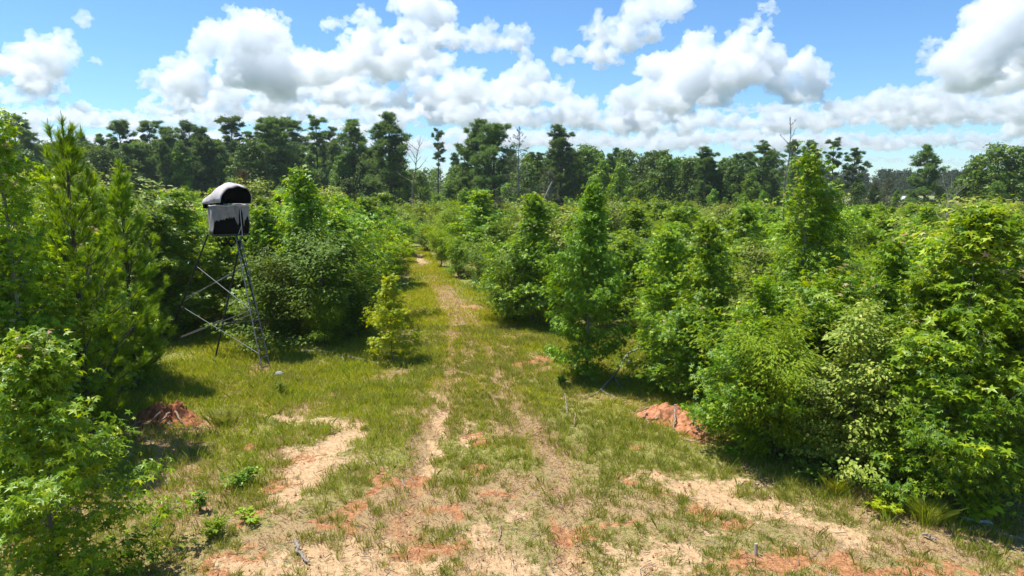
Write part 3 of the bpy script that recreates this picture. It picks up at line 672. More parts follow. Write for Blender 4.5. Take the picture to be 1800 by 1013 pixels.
L_('gum_bush', 20, 800, 570, 'sweetgum bush at the left edge behind the bottom corner bush', 1.0, 0)
L_('gum_near', 545, 588, 296, 'tall bright sweetgum behind and right of the hunting stand', 1.0, 0)
L_('shrub', 575, 600, 425, 'large dark shrub right of the hunting stand ladder', 1.25, 1)
L_('shrub', 500, 598, 470, 'dark shrub directly behind the hunting stand ladder', 1.1, 3)
L_('feather', 570, 610, 518, 'low feathery shrub with bare twigs at the clearing edge right of the stand', 1.15, 2)
L_('gum_bush', 632, 592, 500, 'small leafy bush between the feathery shrub and the lone sapling', .7, 2)
L_('bacch', 697, 503, 436, 'bright green feathery bush at the left side of the track bend', 1.1, 0)
L_('bacch', 640, 525, 450, 'smaller bright feathery bush left of the one at the track bend', 1.0, 1)
L_('shrub', 665, 512, 425, 'dark shrub between the two bright feathery bushes at the track', .8, 4)
L_('gum_near', 655, 470, 348, 'conical sweetgum left of the track beyond the bright bushes', 1.25, 0)
L_('gum_near', 400, 560, 330, 'sweetgum directly behind the hunting stand legs', 1.1, 5)
L_('gum_near', 470, 560, 345, 'sweetgum behind the stand between it and the tall bright sweetgum', 1.1, 1)
L_('gum_near', 320, 575, 330, 'sweetgum behind the left leg of the stand', 1.2, 3)
L_('oak', 800, 462, 415, 'oak right of the bend where the track disappears', .9, 0)

L_('gum_bush', 806, 488, 424, 'rounded light bush on the right bank of the track just beyond the dark shrub', .8, 0)
L_('shrub', 842, 508, 436, 'dark shrub on the right bank of the track between two lighter bushes', .8, 4)
L_('gum_bush', 872, 530, 440, 'light bush on the right bank left of the dark rounded shrub', .8, 1)
L_('bacch', 775, 470, 415, 'bright narrow bush on the right bank just below the far bend', .8, 0)
L_('shrub', 752, 440, 394, 'dark shrub closing the right side of the track at its far end', 1.1, 2)
L_('gum_bush', 716, 434, 398, 'bush closing the left side of the track at its far end', 1.1, 3)
L_('gum_mid', 738, 428, 380, 'sapling standing straight behind the far end of the track', 1.2, 4)
L_('gum_mid', 785, 447, 378, 'upright sapling on the right bank just before the far end of the track', 1.1, 6)

def gen_cedar(seed, H, W, z0=.1, sparse=.6):
    r = np.random.default_rng(seed); T = Acc(); C = Acc(); P = trunk_line(r, H, .03); tube(T, P, np.linspace(.09, .02, len(P)), 6)
    pp, dd = [], []
    for i in range(70):
        t = (i + r.random()) / 70; z = H * (z0 + (1 - z0) * .98 * t); Lb = W / 2 * ((1 - t) ** .6 + .08) * r.uniform(.6, 1.25); az = i * 2.4; e = R(r.normal(5 + 35 * t, 10))
        d = np.array([math.cos(az) * math.cos(e), math.sin(az) * math.cos(e), math.sin(e)]); b0 = on_line(P, np.array([z]))[0]
        tube(T, [b0, b0 + d * Lb * .5, b0 + d * Lb], [.022, .014, .005], 3, 0, False)
        m = int((4 + 9 * Lb) * (1 - sparse * t)); s = r.uniform(.3, 1, m)[:, None]; pp.append(b0 + d * Lb * s + r.normal(0, .09, (m, 3))); dd.append(np.repeat(d[None], m, 0) + r.normal(0, .3, (m, 3)))
    needle_tufts(C, np.concatenate(pp), np.concatenate(dd), r, 9, .26, .035, .7, .2); return T, C
for px, ty, y, W, sp, lab in ((910, 222, 62, 4.6, .75, 'thin grey half-dead cedar with a wispy top against the clouds'), (968, 300, 58, 4.0, .3, 'grey green cedar right of the half-dead wispy one'), (880, 345, 52, 3.6, .2, 'grey cedar bush below the half-dead wispy cedar'),
                          (1540, 318, 120, 5, 0, 'dark small cedar at the far edge of the right thicket'), (1563, 312, 125, 5, 0, 'narrow olive cedar beside the gap to the far field')):
    g = AT(px, ty, y); solo('cedar_tree', lab, 'cedar tree', (g[0], y, 0), *gen_cedar(int(px), g[2], W, .1, sp), M['bark_grey'], M['cedar'])
for px, ty, y, W, lean, top, r0, nb, m_, lab in ((1390, 205, 33, 2.3, .0, .42, .06, 14, 'bark_grey', 'bare dead tree with forked twigs rising behind the tallest sweetgum'), (738, 243, 95, 6, .16, .55, .16, 16, 'deadbrown', 'leaning bare dead pine left of the lone far pine'),
                                     (1672, 322, 45, 4.5, .1, .75, .07, 26, 'deadwood', 'grey leafless dead tree behind the large sweetgum at right'), (1778, 590, 16.5, 1.6, .05, .7, .03, 12, 'deadwood', 'thin bare sapling near the right edge')):
    g = AT(px, ty, y); T, B_ = gen_bare(int(px), g[2], nb, W, r0, lean, top)
    solo('dead_tree', lab, 'dead tree', (g[0] - lean * g[2], y, -.02), T, B_, M[m_], M[m_], cname='branches')
g = AT(427, 300, 60); solo('dead_pine', 'rusty red brown dying pine behind the roof of the stand', 'pine tree', (g[0], 60, 0), *gen_cedar(77, g[2], 3.2, .3, .3), M['bark_pine'], M['rust'])
# broken leaning snags in the thicket
for (x0, y0_), (x1, y1_), y, lab in (((958, 350), (972, 322), 40, 'pale split snag poking out of the broad sweetgum'), ((908, 455), (922, 385), 31, 'pale leaning dead trunk inside the thicket right of the track')):
    p, q_ = AT(x0, y0_, y), AT(x1, y1_, y); b = p + (p - q_) * ((p[2] + .1) / max(q_[2] - p[2], .1)); b[2] = -.1; ac = Acc()
    tube(ac, np.linspace(b, q_, 6) + rng.normal(0, .03, (6, 3)), np.linspace(.13, .05, 6), 7); tag(mobj('dead_snag', ac.mesh('dead_snag', M['deadwood'])), lab, 'snag'); 

# --- the thickets either side: every sapling an object of its own out to 62 m
ORD = ['first', 'second', 'third', 'fourth', 'fifth', 'sixth', 'seventh', 'eighth', 'ninth', 'tenth', 'eleventh', 'twelfth', 'thirteenth', 'fourteenth', 'fifteenth', 'sixteenth', 'seventeenth', 'eighteenth', 'nineteenth', 'twentieth']
def ordn(i):
    if i < 20: return ORD[i]
    if i == 99: return 'hundredth'
    if i > 99: return 'hundred-and-' + ordn(i - 100)
    t, u = divmod(i + 1, 10); T_ = ['', '', 'twenty', 'thirty', 'forty', 'fifty', 'sixty', 'seventy', 'eighty', 'ninety'][t]
    return (T_[:-1] + 'ieth') if u == 0 else T_ + '-' + ORD[u - 1]

def scatter(n, y0, y1, dmin, margin, width=.80):
    out = []; pts = [(x, y) for x, y, r_ in PLANTED]
    Y = np.sqrt(rng.uniform(y0 ** 2, y1 ** 2, n)); X = rng.uniform(-1, 1, n) * (width * Y + 1.0)
    sd = poly_sd(X, Y)
    for x, y, s in zip(X, Y, sd):
        dm = dmin(y)
        if s < margin + min(max((y - 25) * .02, 0), .55): continue
        if all((x - a_) ** 2 + (y - b_) ** 2 > dm * dm for a_, b_ in pts): pts.append((x, y)); out.append((x, y))
    return out

def canopy_top(x, y):
    """wanted top height: taller fringe near the clearing, low scrub far off; left side taller"""
    base = 4.6 if x < -.1 * y else 4.75
    far = np.clip((y - 25) / 60, 0, 1)
    h = base * (1 - .34 * far) if x > -.03 * y else 5.4 - 1.3 * far
    return h * random.uniform(.72, 1.14)

spots = scatter(5000, 11, 62, lambda y: 1.22 + .018 * y, .7)
spots = [(x, y) for x, y in spots if not (x * x + y * y < 9.5 ** 2) and not (y < 26 and 205 < 900 + 1200 * x / y < 500)]
print('thicket spots', len(spots))
fill = []
for x, y in spots:
    h = canopy_top(x, y); u = random.random()
    left = x < -.1 * y
    key = 'gum_near' if (u < .62 and y < 26) else 'gum_mid' if u < .62 else 'oak' if u < .72 else 'gum_bush' if u < .86 else 'shrub' if u < .92 else 'young_pine' if (u < .955 and left) else 'feather'
    if key in ('shrub', 'feather', 'gum_bush'): h *= .78
    fill.append((plant(key, x, y, h, wf=random.uniform(1.0, 1.35)), x, y, h))
LOOK = {'gum_near': 'star-leaved sweetgum', 'gum_mid': 'star-leaved sweetgum', 'oak': 'narrow-leaved oak', 'gum_bush': 'low rounded sweetgum', 'shrub': 'dark glossy shrub', 'young_pine': 'soft-needled young pine', 'feather': 'fine-leaved feathery shrub'}
bands = [(0, 22, 'front rank'), (22, 34, 'second rank'), (34, 47, 'third rank'), (47, 70, 'back rank')]
for side, sn in ((0, 'left'), (1, 'right')):
    for b0, b1, bn in bands:
        sel = [f for f in fill if (f[1] > -.055 * f[2]) == bool(side) and b0 <= f[2] < b1]
        for key in LOOK:
            ks = sorted([f for f in sel if f[0]['_k'] == key], key=lambda f: f[1] / f[2])
            for n_, f in enumerate(ks):
                f[0]['label'] = f"{ordn(n_)} {LOOK[key]} from the left in the {bn} of the {sn} thicket"
                f[0]['group'] = f'young trees in the {sn} thicket'

# far scrub beyond 62 m up to the wood: reads as one mass
def merge_into(acc, src, x, y, s, rz, z=0):
    c_, s_ = math.cos(rz), math.sin(rz)
    for V, (F_, m_, sm) in zip(src.V, src.Fs):
        W_ = np.stack([V[:, 0] * c_ - V[:, 1] * s_, V[:, 0] * s_ + V[:, 1] * c_, V[:, 2]], -1) * s + [x, y, z]
        acc.add(W_, F_ - F_.min(), m_, sm)
lowpoly = [gen_broad(500 + s, 3.2, 3.2, .1, 22, 8, 6, KITE, .26, .2, dome, (10, 60), .03, 0, .2)[1] for s in range(6)]
S1, S2 = Acc(), Acc()
for x, y in scatter(7000, 62, 138, lambda y: 1.9 + .012 * (y - 62), .6, .95):
    h = (2.6 - .7 * np.clip((y - 62) / 60, 0, 1)) * (.6 if (x > .40 * y and y > 85) else 1) * random.choice([.5, .65, .8, .9, 1.0, 1.1, 1.3])
    merge_into(S1 if random.random() < .84 else S2, random.choice(lowpoly), x, y, h / 3.2, random.uniform(0, 6.28))
tag(mobj('far_scrub', S1.mesh('far_scrub', leaf_mat('scrub_leaf', [(0, (0.078, 0.174, 0.014)), (.5, (0.133, 0.246, 0.016)), (1, (0.235, 0.334, 0.026))], .33, .5, .3))), 'distant low bright green scrub filling the ground before the dark wood', 'scrub', kind='stuff')
tag(mobj('dull_scrub', S2.mesh('dull_scrub', leaf_mat('dull_scrub_leaf', [(0, (0.078, 0.131, 0.021)), (.5, (0.133, 0.189, 0.029)), (1, (0.219, 0.246, 0.052))], .28, .5, .3))), 'distant dull olive scrub mixed among the bright scrub before the wood', 'scrub', kind='stuff')

# undergrowth on the thicket floor
U = Acc(); n = 26000
Y = np.sqrt(rng.uniform(9.5 ** 2, 40 ** 2, n)); X = rng.uniform(-1, 1, n) * (.8 * Y + 1); sd = poly_sd(X, Y); pk = (sd > .1) & (rng.random(n) < np.clip(1.2 - sd / 9, .12, 1)) & (X ** 2 + Y ** 2 > 81); X, Y = X[pk], Y[pk]
hh = rng.uniform(.03, .55, len(X)) * (.4 + 1.1 * vnoise(X * .8, Y * .8, 91))
for rep in range(4):
    m = len(X); p = np.stack([X + rng.normal(0, .14, m), Y + rng.normal(0, .14, m), hh * rng.uniform(.2, 1, m)], -1)
    place(U, OVAL if rep % 2 else LONG, p, rng.normal(0, .5, (m, 3)) + [0, 0, .8], rng.uniform(.07, .15, m))
tag(mobj('undergrowth', U.mesh('undergrowth', M['weed'])), 'low leafy undergrowth covering the shaded floor of the thickets', 'undergrowth', kind='stuff')

# --- the wood behind: tall pines and broadleaf trees, each one an object
SKY = [(-20, 225, 'pine', 130), (28, 212, 'pine', 125), (52, 240, 'pine', 128), (150, 246, 'forest', 120), (180, 252, 'pine', 128), (210, 219, 'pine', 128), (236, 262, 'pine_full', 120), (263, 221, 'pine', 132), (300, 243, 'pine_full', 122), (330, 227, 'pine', 128),
       (354, 231, 'pine_full', 118), (385, 262, 'pine_full', 120), (403, 211, 'pine', 140), (432, 256, 'forest', 122), (452, 240, 'pine', 130), (480, 219, 'pine_full', 115), (516, 220, 'pine', 132), (551, 216, 'pine', 130), (580, 240, 'pine', 140), (600, 268, 'forest', 118), (622, 231, 'pine_full', 120), (640, 270, 'forest', 116),
       (682, 207, 'pine_full', 108), (700, 262, 'forest', 116), (768, 237, 'pine', 160), (800, 290, 'forest', 135), (836, 232, 'pine_full', 112), (866, 230, 'pine_full', 106), (945, 274, 'pine', 118), (986, 240, 'pine_full', 118), (1010, 262, 'oak_big', 122),
       (1032, 252, 'oak_big', 125), (1060, 280, 'forest_b', 112), (1105, 261, 'oak_big', 130), (1092, 282, 'forest_b', 108), (1133, 274, 'oak_big', 125), (1152, 262, 'oak_big', 122), (1182, 280, 'forest', 118), (1244, 274, 'pine_full', 112), (1288, 287, 'forest', 110), (1300, 275, 'pine', 130), (1344, 260, 'pine', 112),
       (1320, 300, 'forest_b', 106), (1396, 255, 'pine', 125), (1425, 258, 'pine', 125), (1470, 253, 'pine', 118), (1502, 274, 'pine', 118), (1475, 312, 'forest', 112), (1505, 318, 'forest', 112), (1632, 261, 'pine_full', 118), (1720, 270, 'oak_big', 100), (1758, 250, 'oak_big', 96), (1795, 254, 'oak_big', 95), (1835, 250, 'oak_big', 98), (1690, 310, 'forest', 100), (1755, 318, 'forest', 92)]
SKY += [(1452, 335, 'forest', 128), (1515, 322, 'forest', 124), (1535, 330, 'pine_full', 120), (1556, 326, 'forest', 128), (1578, 333, 'forest_b', 120), (1600, 336, 'forest', 125), (1655, 325, 'forest', 118), (1680, 318, 'forest', 110)]
wood = []
for k, (px, ty, key, y) in enumerate(SKY):
    g = AT(px, ty, y); H_ = g[2]
    wf = {'pine': .62, 'pine_full': .62 * 14 / max(H_, 10) * 1.15, 'forest': .8, 'forest_b': .9, 'oak_big': 1.05}[key]
    if key == 'pine': wf = 1.3
    if key == 'pine_full': wf = 1.2
    if px == 768: wf = .95
    wood.append((plant(key, g[0], y, H_, var=3 if px == 768 else k, wf=wf * random.uniform(.9, 1.15)), px, ty, key))
for k in range(185):
    px = rng.uniform(-60, 1440) if k < 95 else rng.uniform(120, 700) if k < 150 else rng.uniform(900, 1450); y = rng.uniform(112, 150); ty = rng.uniform(272, 335) if k % 3 else rng.uniform(255, 290)
    if px < 640: ty -= 14
    if 700 < px < 800: ty = max(ty, 300)
    if px > 1180: ty = max(ty, 275)
    key = random.choice(['forest', 'forest_b', 'pine_full', 'forest', 'pine_full']); g = AT(px, ty, y)
    wood.append((plant(key, g[0], y, g[2], wf=1.0 if key != 'pine_full' else .95), px, ty, key))
for k in range(46):                                     # bright young trees along the foot of the wood
    px = rng.uniform(440, 1440); y = rng.uniform(84, 112); ty = rng.uniform(318, 352); g = AT(px, ty, y)
    if 1440 < px: continue
    wood.append((plant('forest_b', g[0], y, g[2], wf=rng.uniform(.8, 1.1)), px, ty, 'forest_e'))
WL = {'pine': 'tall bare-trunked pine with puffy crown', 'pine_full': 'bushy dark pine', 'forest': 'dark round-crowned broadleaf tree', 'forest_b': 'lighter green broadleaf tree', 'oak_big': 'broad gappy-crowned oak', 'forest_e': 'bright young broadleaf tree'}
for key, lk in WL.items():
    ks = sorted([w for w in wood if w[3] == key], key=lambda w: w[1])
    for n_, w in enumerate(ks):
        w[0]['label'] = f"{ordn(n_)} {lk} from the left {'at the foot of' if key == 'forest_e' else 'in'} the far wood"
        w[0]['group'] = 'trees of the far wood'
# deeper wood and far ridge as masses
lowf = [gen_forest(540 + s, 10, 7, .1, 16, 42, .55, KITE)[1] for s in range(5)]
D1, D2 = Acc(), Acc()
for k in range(330):
    px = rng.uniform(-80, 1560) if k < 230 else rng.uniform(-450, 720); y = rng.uniform(150, 200); ty = rng.uniform(244, 305)
    if px > 660: ty = rng.uniform(268, 312) if not 705 < px < 805 else rng.uniform(292, 318)
    if px > 1240: ty = rng.uniform(286, 320)
    if px > 1440: ty = rng.uniform(308, 330); 
    if px > 1455 and y < 260: continue
    g = AT(px, ty, y); merge_into(D1, random.choice(lowf), g[0], y, g[2] / 10, random.uniform(0, 6))
for k in range(420):
    px = rng.uniform(-500, 2300) if k < 200 else rng.uniform(1420, 1900); y = rng.uniform(300, 380); ty = rng.uniform(294, 314); g = AT(px, ty, y); merge_into(D2, random.choice(lowf), g[0], y, g[2] / 10, random.uniform(0, 6))
tag(mobj('deep_wood', D1.mesh('deep_wood', M['forest'])), 'deeper dark mass of the wood behind the first trees', 'wood', kind='stuff')
tag(mobj('far_wood', D2.mesh('far_wood', leaf_mat('far_wood_leaf', [(0, (.025, .055, .022)), (.5, (.04, .075, .03)), (1, (.06, .10, .04))], .2, .6, .2))), 'bluish distant wood beyond the pale field', 'wood', kind='stuff')

exec_parts = True
# ------------------------------------------------------------------ hunting stand
def rod(name, p, q_, rad, m, parent, n=8, mid=0):
    ac = Acc(); tube(ac, np.linspace(p, q_, 3 if not mid else 7), rad, n); return mobj(name, ac.mesh(name, m), parent)
SY = 23.5
base = np.array([AT(402, 600, SY)[0], SY, 0])
stand = thing('hunting_stand', 'tall steel hunting stand with a torn grey camouflage blind on top', 'hunting stand', base)
loc = lambda p: np.asarray(p) - base
legs = {'A': (AT(366, 412, 23.6), G(291, 606)), 'B': (AT(415, 412, 23.9), G(470, 612)), 'C': (AT(425, 416, 23.2), G(377, 633))}
for k_, (t_, b_) in legs.items(): rod('leg', loc(b_ - [0, 0, .05]), loc(t_), .030, M['steel'], stand)
lt = AT(421, 416, 22.95); l0, l1 = G(462, 657), G(476, 652); lad = None
ac = Acc(); w_ = (l1 - l0)
tops = (lt - w_ * .45, lt + w_ * .10)
tube(ac, np.linspace(loc(l0), loc(tops[0]), 4), .019, 8); tube(ac, np.linspace(loc(l1), loc(tops[1]), 4), .019, 8)
lad = mobj('ladder', ac.mesh('ladder', M['steel_grey']), stand)
for k in range(15):
    t = (k + .6) / 15; p = loc(l0) + (loc(tops[0]) - loc(l0)) * t; q_ = loc(l1) + (loc(tops[1]) - loc(l1)) * t
    ac = Acc(); tube(ac, [p, q_], .016, 6); mobj('rung', ac.mesh('rung', M['steel_grey']), lad)
def onleg(k_, f): t_, b_ = legs[k_]; return loc(b_ + (t_ - b_) * f)
def onlad(f): return loc(l0) + (loc(tops[0]) - loc(l0)) * f
for p, q_ in ((onlad(.14), onleg('A', .37)), (onleg('A', .01), onlad(.45)), (onlad(.46), onleg('A', .73)), (onleg('A', .40), onleg('B', .74)), (onleg('A', .43), onleg('B', .70) + [.02, -.1, .1]), (onleg('A', .02), onleg('C', .33)), (onleg('C', .30), onleg('B', .25)), (onleg('C', .28), onlad(.42))):
    rod('brace', p, q_, .012, M['steel_grey'], stand, 6)
# platform and blind
pc = AT(404, 411, SY) - base; pz = pc[2]; px_ = pc[0]; HW = .70
ac = Acc()
for s in (-1, 1):
    box(ac, (px_, s * .62, pz), (1.34, .05, .06)); box(ac, (px_ + s * .645, 0, pz), (.05, 1.29 - .06, .056))
for k in range(9): box(ac, (px_ - .56 + k * .14, 0, pz + .004), (.03, 1.18, .012))
mobj('platform', ac.mesh('platform', M['steel']), stand)
top_z = AT(404, 362, SY - .65)[2]; hgt = top_z - pz
def ringpt(u, rx=HW, ry=.66, e=5):
    a_ = u * 2 * math.pi; c_, s_ = math.cos(a_), math.sin(a_)
    k = (abs(c_) ** e + abs(s_) ** e) ** (-1 / e); return np.array([px_ + rx * c_ * k, ry * s_ * k])
# inner black lining wall
ac = Acc(); n = 64; U_ = np.arange(n) / n
low = np.array([[*ringpt(u, HW - .035, .625), pz - .04 - .0 * u] for u in U_]); up_ = np.array([[*ringpt(u, HW - .03, .63), top_z - .02] for u in U_])
V = np.concatenate([low, up_]); jj = np.arange(n); j2 = (jj + 1) % n
ac.add(V, np.stack([jj, j2, n + j2, n + jj], -1), 0, True)
lin = mobj('lining', ac.mesh('lining', M['black_fabric']), stand); sm = lin.modifiers.new('thick', 'SOLIDIFY'); sm.thickness = .006
# outer faded skirt with a ragged torn lower edge
r_ = np.random.default_rng(3); n = 160; U_ = np.arange(n) / n; rows = 9
def drop(u):
    """how far the fabric still hangs, 0..1; front is u=.75"""
    a_ = (u * 360) % 360
    pts = [(0, .55), (40, .9), (100, .95), (150, 1), (186, 1), (208, 1), (222, .97), (226, .52), (240, .50), (262, .42), (280, .40), (287, .70), (291, .64), (293, .06), (301, .08), (303, .95), (305, .5), (309, .52), (312, .40), (318, .46), (326, .62), (334, .60), (342, .95), (347, .95), (350, .6), (360, .55)]
    return float(np.interp(a_, [p[0] for p in pts], [p[1] for p in pts]))
V = []
for k in range(rows):
    for u in U_:
        d_ = drop(u) + .025 * r_.normal(); f = k / (rows - 1)
        x_, y_ = ringpt(u, HW + .012 * math.sin(f * 9 + u * 40) + .006 * r_.normal(), .665 + .012 * math.sin(u * 60 + f * 5))
        V.append([x_, y_, top_z - hgt * .98 * d_ * f])
V = np.array(V); i, j = np.meshgrid(np.arange(rows - 1), np.arange(n), indexing='ij'); j2 = (j + 1) % n
ac = Acc(); ac.add(V, np.stack([i * n + j, i * n + j2, (i + 1) * n + j2, (i + 1) * n + j], -1).reshape(-1, 4), 0, True)
sk = mobj('blind_skirt', ac.mesh('blind_skirt', M['skirt']), stand); sm = sk.modifiers.new('thick', 'SOLIDIFY'); sm.thickness = .004
# rim hem
ac = Acc(); n = 72; pts = np.array([[*ringpt(k / n, HW + .015, .675), top_z + .012 * math.sin(k * .7)] for k in range(n + 1)]); tube(ac, pts, .024, 7, 0, False); mobj('rim', ac.mesh('rim', M['fabric']), stand)
# sagging domed canopy, open to the front, tipped to the left
nu, nv = 32, 14; V = []
cx = px_ - .10
ca_, sa_ = math.cos(R(34)), math.sin(R(34))
for a_ in np.linspace(0, math.pi, nu):
    for t in np.linspace(0, 1, nv):                         # 0 front edge, 1 back
        xx = -math.cos(a_); up = math.sin(a_) ** .62
        hh = .58 + .15 * math.sin(min(1, t * 1.5) * math.pi) - .30 * t ** 2.5
        x_ = (.70 + .05 * (1 - t)) * xx * (1 - .12 * t) + .05 * up
        y_ = -.60 + 1.15 * t - .10 * up * (1 - t)
        z_ = top_z + .04 + up * hh + .018 * math.sin(a_ * 9 + t * 5) * math.sin(a_) + (.07 * (1 - up) * (1 - t) if xx < 0 else 0)
        V.append([cx + x_ * ca_ - y_ * sa_, x_ * sa_ + y_ * ca_, z_])
i, j = np.meshgrid(np.arange(nu - 1), np.arange(nv - 1), indexing='ij'); q = i * nv + j
Fc = np.stack([q, q + nv, q + nv + 1, q + 1], -1).reshape(-1, 4)
ac = Acc(); ac.add(V, Fc, 0, True)
can = mobj('canopy', ac.mesh('canopy', M['fabric']), stand); sm = can.modifiers.new('thick', 'SOLIDIFY'); sm.thickness = .006; sm.offset = 1
Vi = np.array(V); cc = np.array([cx, 0, top_z + .1]); Vi = cc + (Vi - cc) * np.array([.975, .985, .975])
ac = Acc(); ac.add(Vi, Fc[:, ::-1], 0, True); mobj('canopy_lining', ac.mesh('canopy_lining', M['black_fabric']), can)
# back drape closing the canopy behind
ac = Acc(); e = Vi.reshape(nu, nv, 3)[:, -1]; lo_ = e.copy(); lo_[:, 2] = top_z - .1; ac.add(np.concatenate([e, lo_]), np.stack([np.arange(nu - 1), np.arange(1, nu), nu + np.arange(1, nu), nu + np.arange(nu - 1)], -1), 0, True); mobj('back_drape', ac.mesh('back_drape', M['black_fabric']), can)
# hanging tatters under the floor, ties, inner bars
for (x0, x1, d_) in ((-.52, -.05, .26), (.02, .36, .20), (-.25, .2, .30), (.36, .6, .16)):
    ac = Acc(); n = 12; t = np.linspace(0, 1, n); x_ = px_ + x0 + (x1 - x0) * t; sag = np.sin(t * math.pi) * d_; wd = .05 + .07 * np.random.default_rng(int(d_ * 100)).random(n)
    V = np.concatenate([np.stack([x_, 0 * t - .58, pz - .03 - sag], -1), np.stack([x_, 0 * t - .55, pz - .03 - sag - wd], -1)])
    k = np.arange(n - 1); ac.add(V, np.stack([k, k + 1, n + k + 1, n + k], -1), 0, True); tt = mobj('tatter', ac.mesh('tatter', M['black_fabric']), stand); sm = tt.modifiers.new('thick', 'SOLIDIFY'); sm.thickness = .006
for p, q_ in (((px_ + .33, -.69, top_z), (px_ + .36, -.70, pz - .05)), ((px_ + .36, -.70, pz + .32), (px_ + .22, -.70, pz + .02))): rod('strap', p, q_, .014, M['fabric'], stand, 5)
for xo in (-.12, .0, .12): rod('window_bar', (px_ - .05 + xo, -.605, pz + .05), (px_ - .05 + xo, -.605, pz + .45), .009, M['steel_grey'], stand, 5)

# the blind stands turned on its legs, its open side towards the track
from mathutils import Matrix
BR = Matrix.Translation((px_, 0, 0)) @ Matrix.Rotation(R(30), 4, 'Z') @ Matrix.Diagonal((.87, .87, 1, 1)) @ Matrix.Translation((-px_, 0, 0))
for o in [c_ for c_ in scene.objects if c_.parent == stand or (c_.parent and c_.parent.parent == stand)]:
    if o.name.split('.')[0] in ('platform', 'lining', 'blind_skirt', 'rim', 'tatter', 'strap', 'window_bar', 'canopy', 'canopy_lining', 'back_drape'): o.data.transform(BR)

# ------------------------------------------------------------------ soil mounds with roots
def mound_mesh(cx_, cy_, rx, ry, h, seed, rough=.3, n=60, pow_=1.3):
    xs = np.linspace(-1.15, 1.15, n); X_, Y_ = np.meshgrid(xs, xs)
    rr = np.hypot(X_, Y_) + .22 * (fbm(X_ * 2 + seed, Y_ * 2, seed) - .5)
    z = h * np.clip(1 - rr, 0, 1) ** (1 / pow_) * (1 + rough * 2 * (fbm(X_ * 3.2 + 9, Y_ * 3.2, seed + 3, 5) - .5)) + rough * .26 * h * (np.abs(fbm(X_ * 7, Y_ * 7, seed + 5, 3) - .5) * 2.4 - .35) * np.clip((1 - rr) * 4, 0, 1)
    z = np.where(rr >= 1.0, -.12, z)
    i, j = np.meshgrid(np.arange(n - 1), np.arange(n - 1), indexing='ij'); q = i * n + j
    ac = Acc(); ac.add(np.stack([X_ * rx, Y_ * ry, z], -1), np.stack([q, q + 1, q + n + 1, q + n], -1).reshape(-1, 4), 0, True); return ac
def wob_tube(pts, r0, r1, seed, n=6, sub=14, amp=.02):
    r = np.random.default_rng(seed); P = np.array(pts, float); t = np.linspace(0, len(P) - 1, sub); Q = np.stack([np.interp(t, np.arange(len(P)), P[:, k]) for k in range(3)], -1)
    Q[1:-1] = (Q[:-2] + Q[1:-1] * 2 + Q[2:]) / 4; Q += r.normal(0, amp, Q.shape); ac = Acc(); tube(ac, Q, np.linspace(r0, r1, sub), n); return ac
g = G(280, 752); rb = thing('root_ball', 'dark reddish brown root ball of an upturned stump in the grass at left', 'root ball', (g[0], g[1] + .35, -.03))
mobj('soil', mound_mesh(0, 0, .98, .66, .52, 3, .85, 80).mesh('soil', M['rootsoil']), rb)
sp_ = mobj('stump', mound_mesh(0, 0, .30, .24, .34, 23, .9, 40).mesh('stump', M['rootsoil']), rb); sp_.location = (.2, .12, .22); sp_.rotation_euler = (0, .25, .4)
for k, pts in enumerate([[(.15, -.3, .25), (.45, -.55, .12), (.85, -.5, .08), (1.3, -.45, .05)], [(-.1, -.4, .3), (-.5, -.6, .12), (-.75, -.62, .1)], [(-.45, -.35, .3), (-.6, -.55, .15), (-.3, -.72, .06)], [(.2, -.2, .5), (.1, -.5, .3), (.12, -.62, .08)],
                         [(0, -.25, .55), (-.12, -.48, .3), (-.15, -.6, .1)], [(.3, -.1, .5), (.55, -.35, .3), (.7, -.45, .12)], [(.5, -.5, .1), (.2, -.8, .05), (-.2, -.95, .02)]]):
    mobj('root', wob_tube([(a_, b_, c_ * .72) for a_, b_, c_ in pts], .032, .008, 40 + k, amp=.012).mesh('root', M['root'] if k != 0 else M['deadwood']), rb)
g = G(1180, 745); cm = thing('clay_mound', 'bright orange clay mound with bare roots at the foot of the right thicket', 'clay mound', (g[0], g[1] + .45, -.03))
mobj('soil', mound_mesh(0, 0, .90, .66, .33, 8, .9, 90).mesh('soil', M['clay']), cm)
for k, pts in enumerate([[(-.25, .2, .42), (-.6, .15, .34), (-.85, .1, .2)], [(-.55, -.1, .3), (-.8, -.35, .12), (-1.0, -.55, .03)], [(-.58, -.3, .2), (-.6, -.6, .1), (-.8, -.85, .02)], [(-.3, -.35, .22), (-.58, -.4, .2)], [(.16, -.1, .5), (.1, -.45, .3), (-.02, -.75, .1), (0, -1.05, .02)], [(.2, -.1, .5), (.22, .1, .55)]]):
    mobj('root', wob_tube([(a_, b_, c_ * .60) for a_, b_, c_ in pts], .028, .010, 60 + k, amp=.012).mesh('root', M['root'] if k < 4 else M['deadwood']), cm)
g = G(1225, 765); tag(o := mobj('clay_heap', mound_mesh(0, 0, .45, .38, .26, 12, .5).mesh('clay_heap', M['clay'])), 'smaller pale orange clay heap right of the rooted mound', 'clay heap'); o.location = (g[0], g[1] + .3, -.03)
g = G(440, 788); tag(o := mobj('clay_heap', mound_mesh(0, 0, .17, .16, .14, 17, .5, 30).mesh('clay_heap', M['clay'])), 'tiny orange clay heap in the grass right of the root ball', 'clay heap'); o.location = (g[0], g[1], -.02)

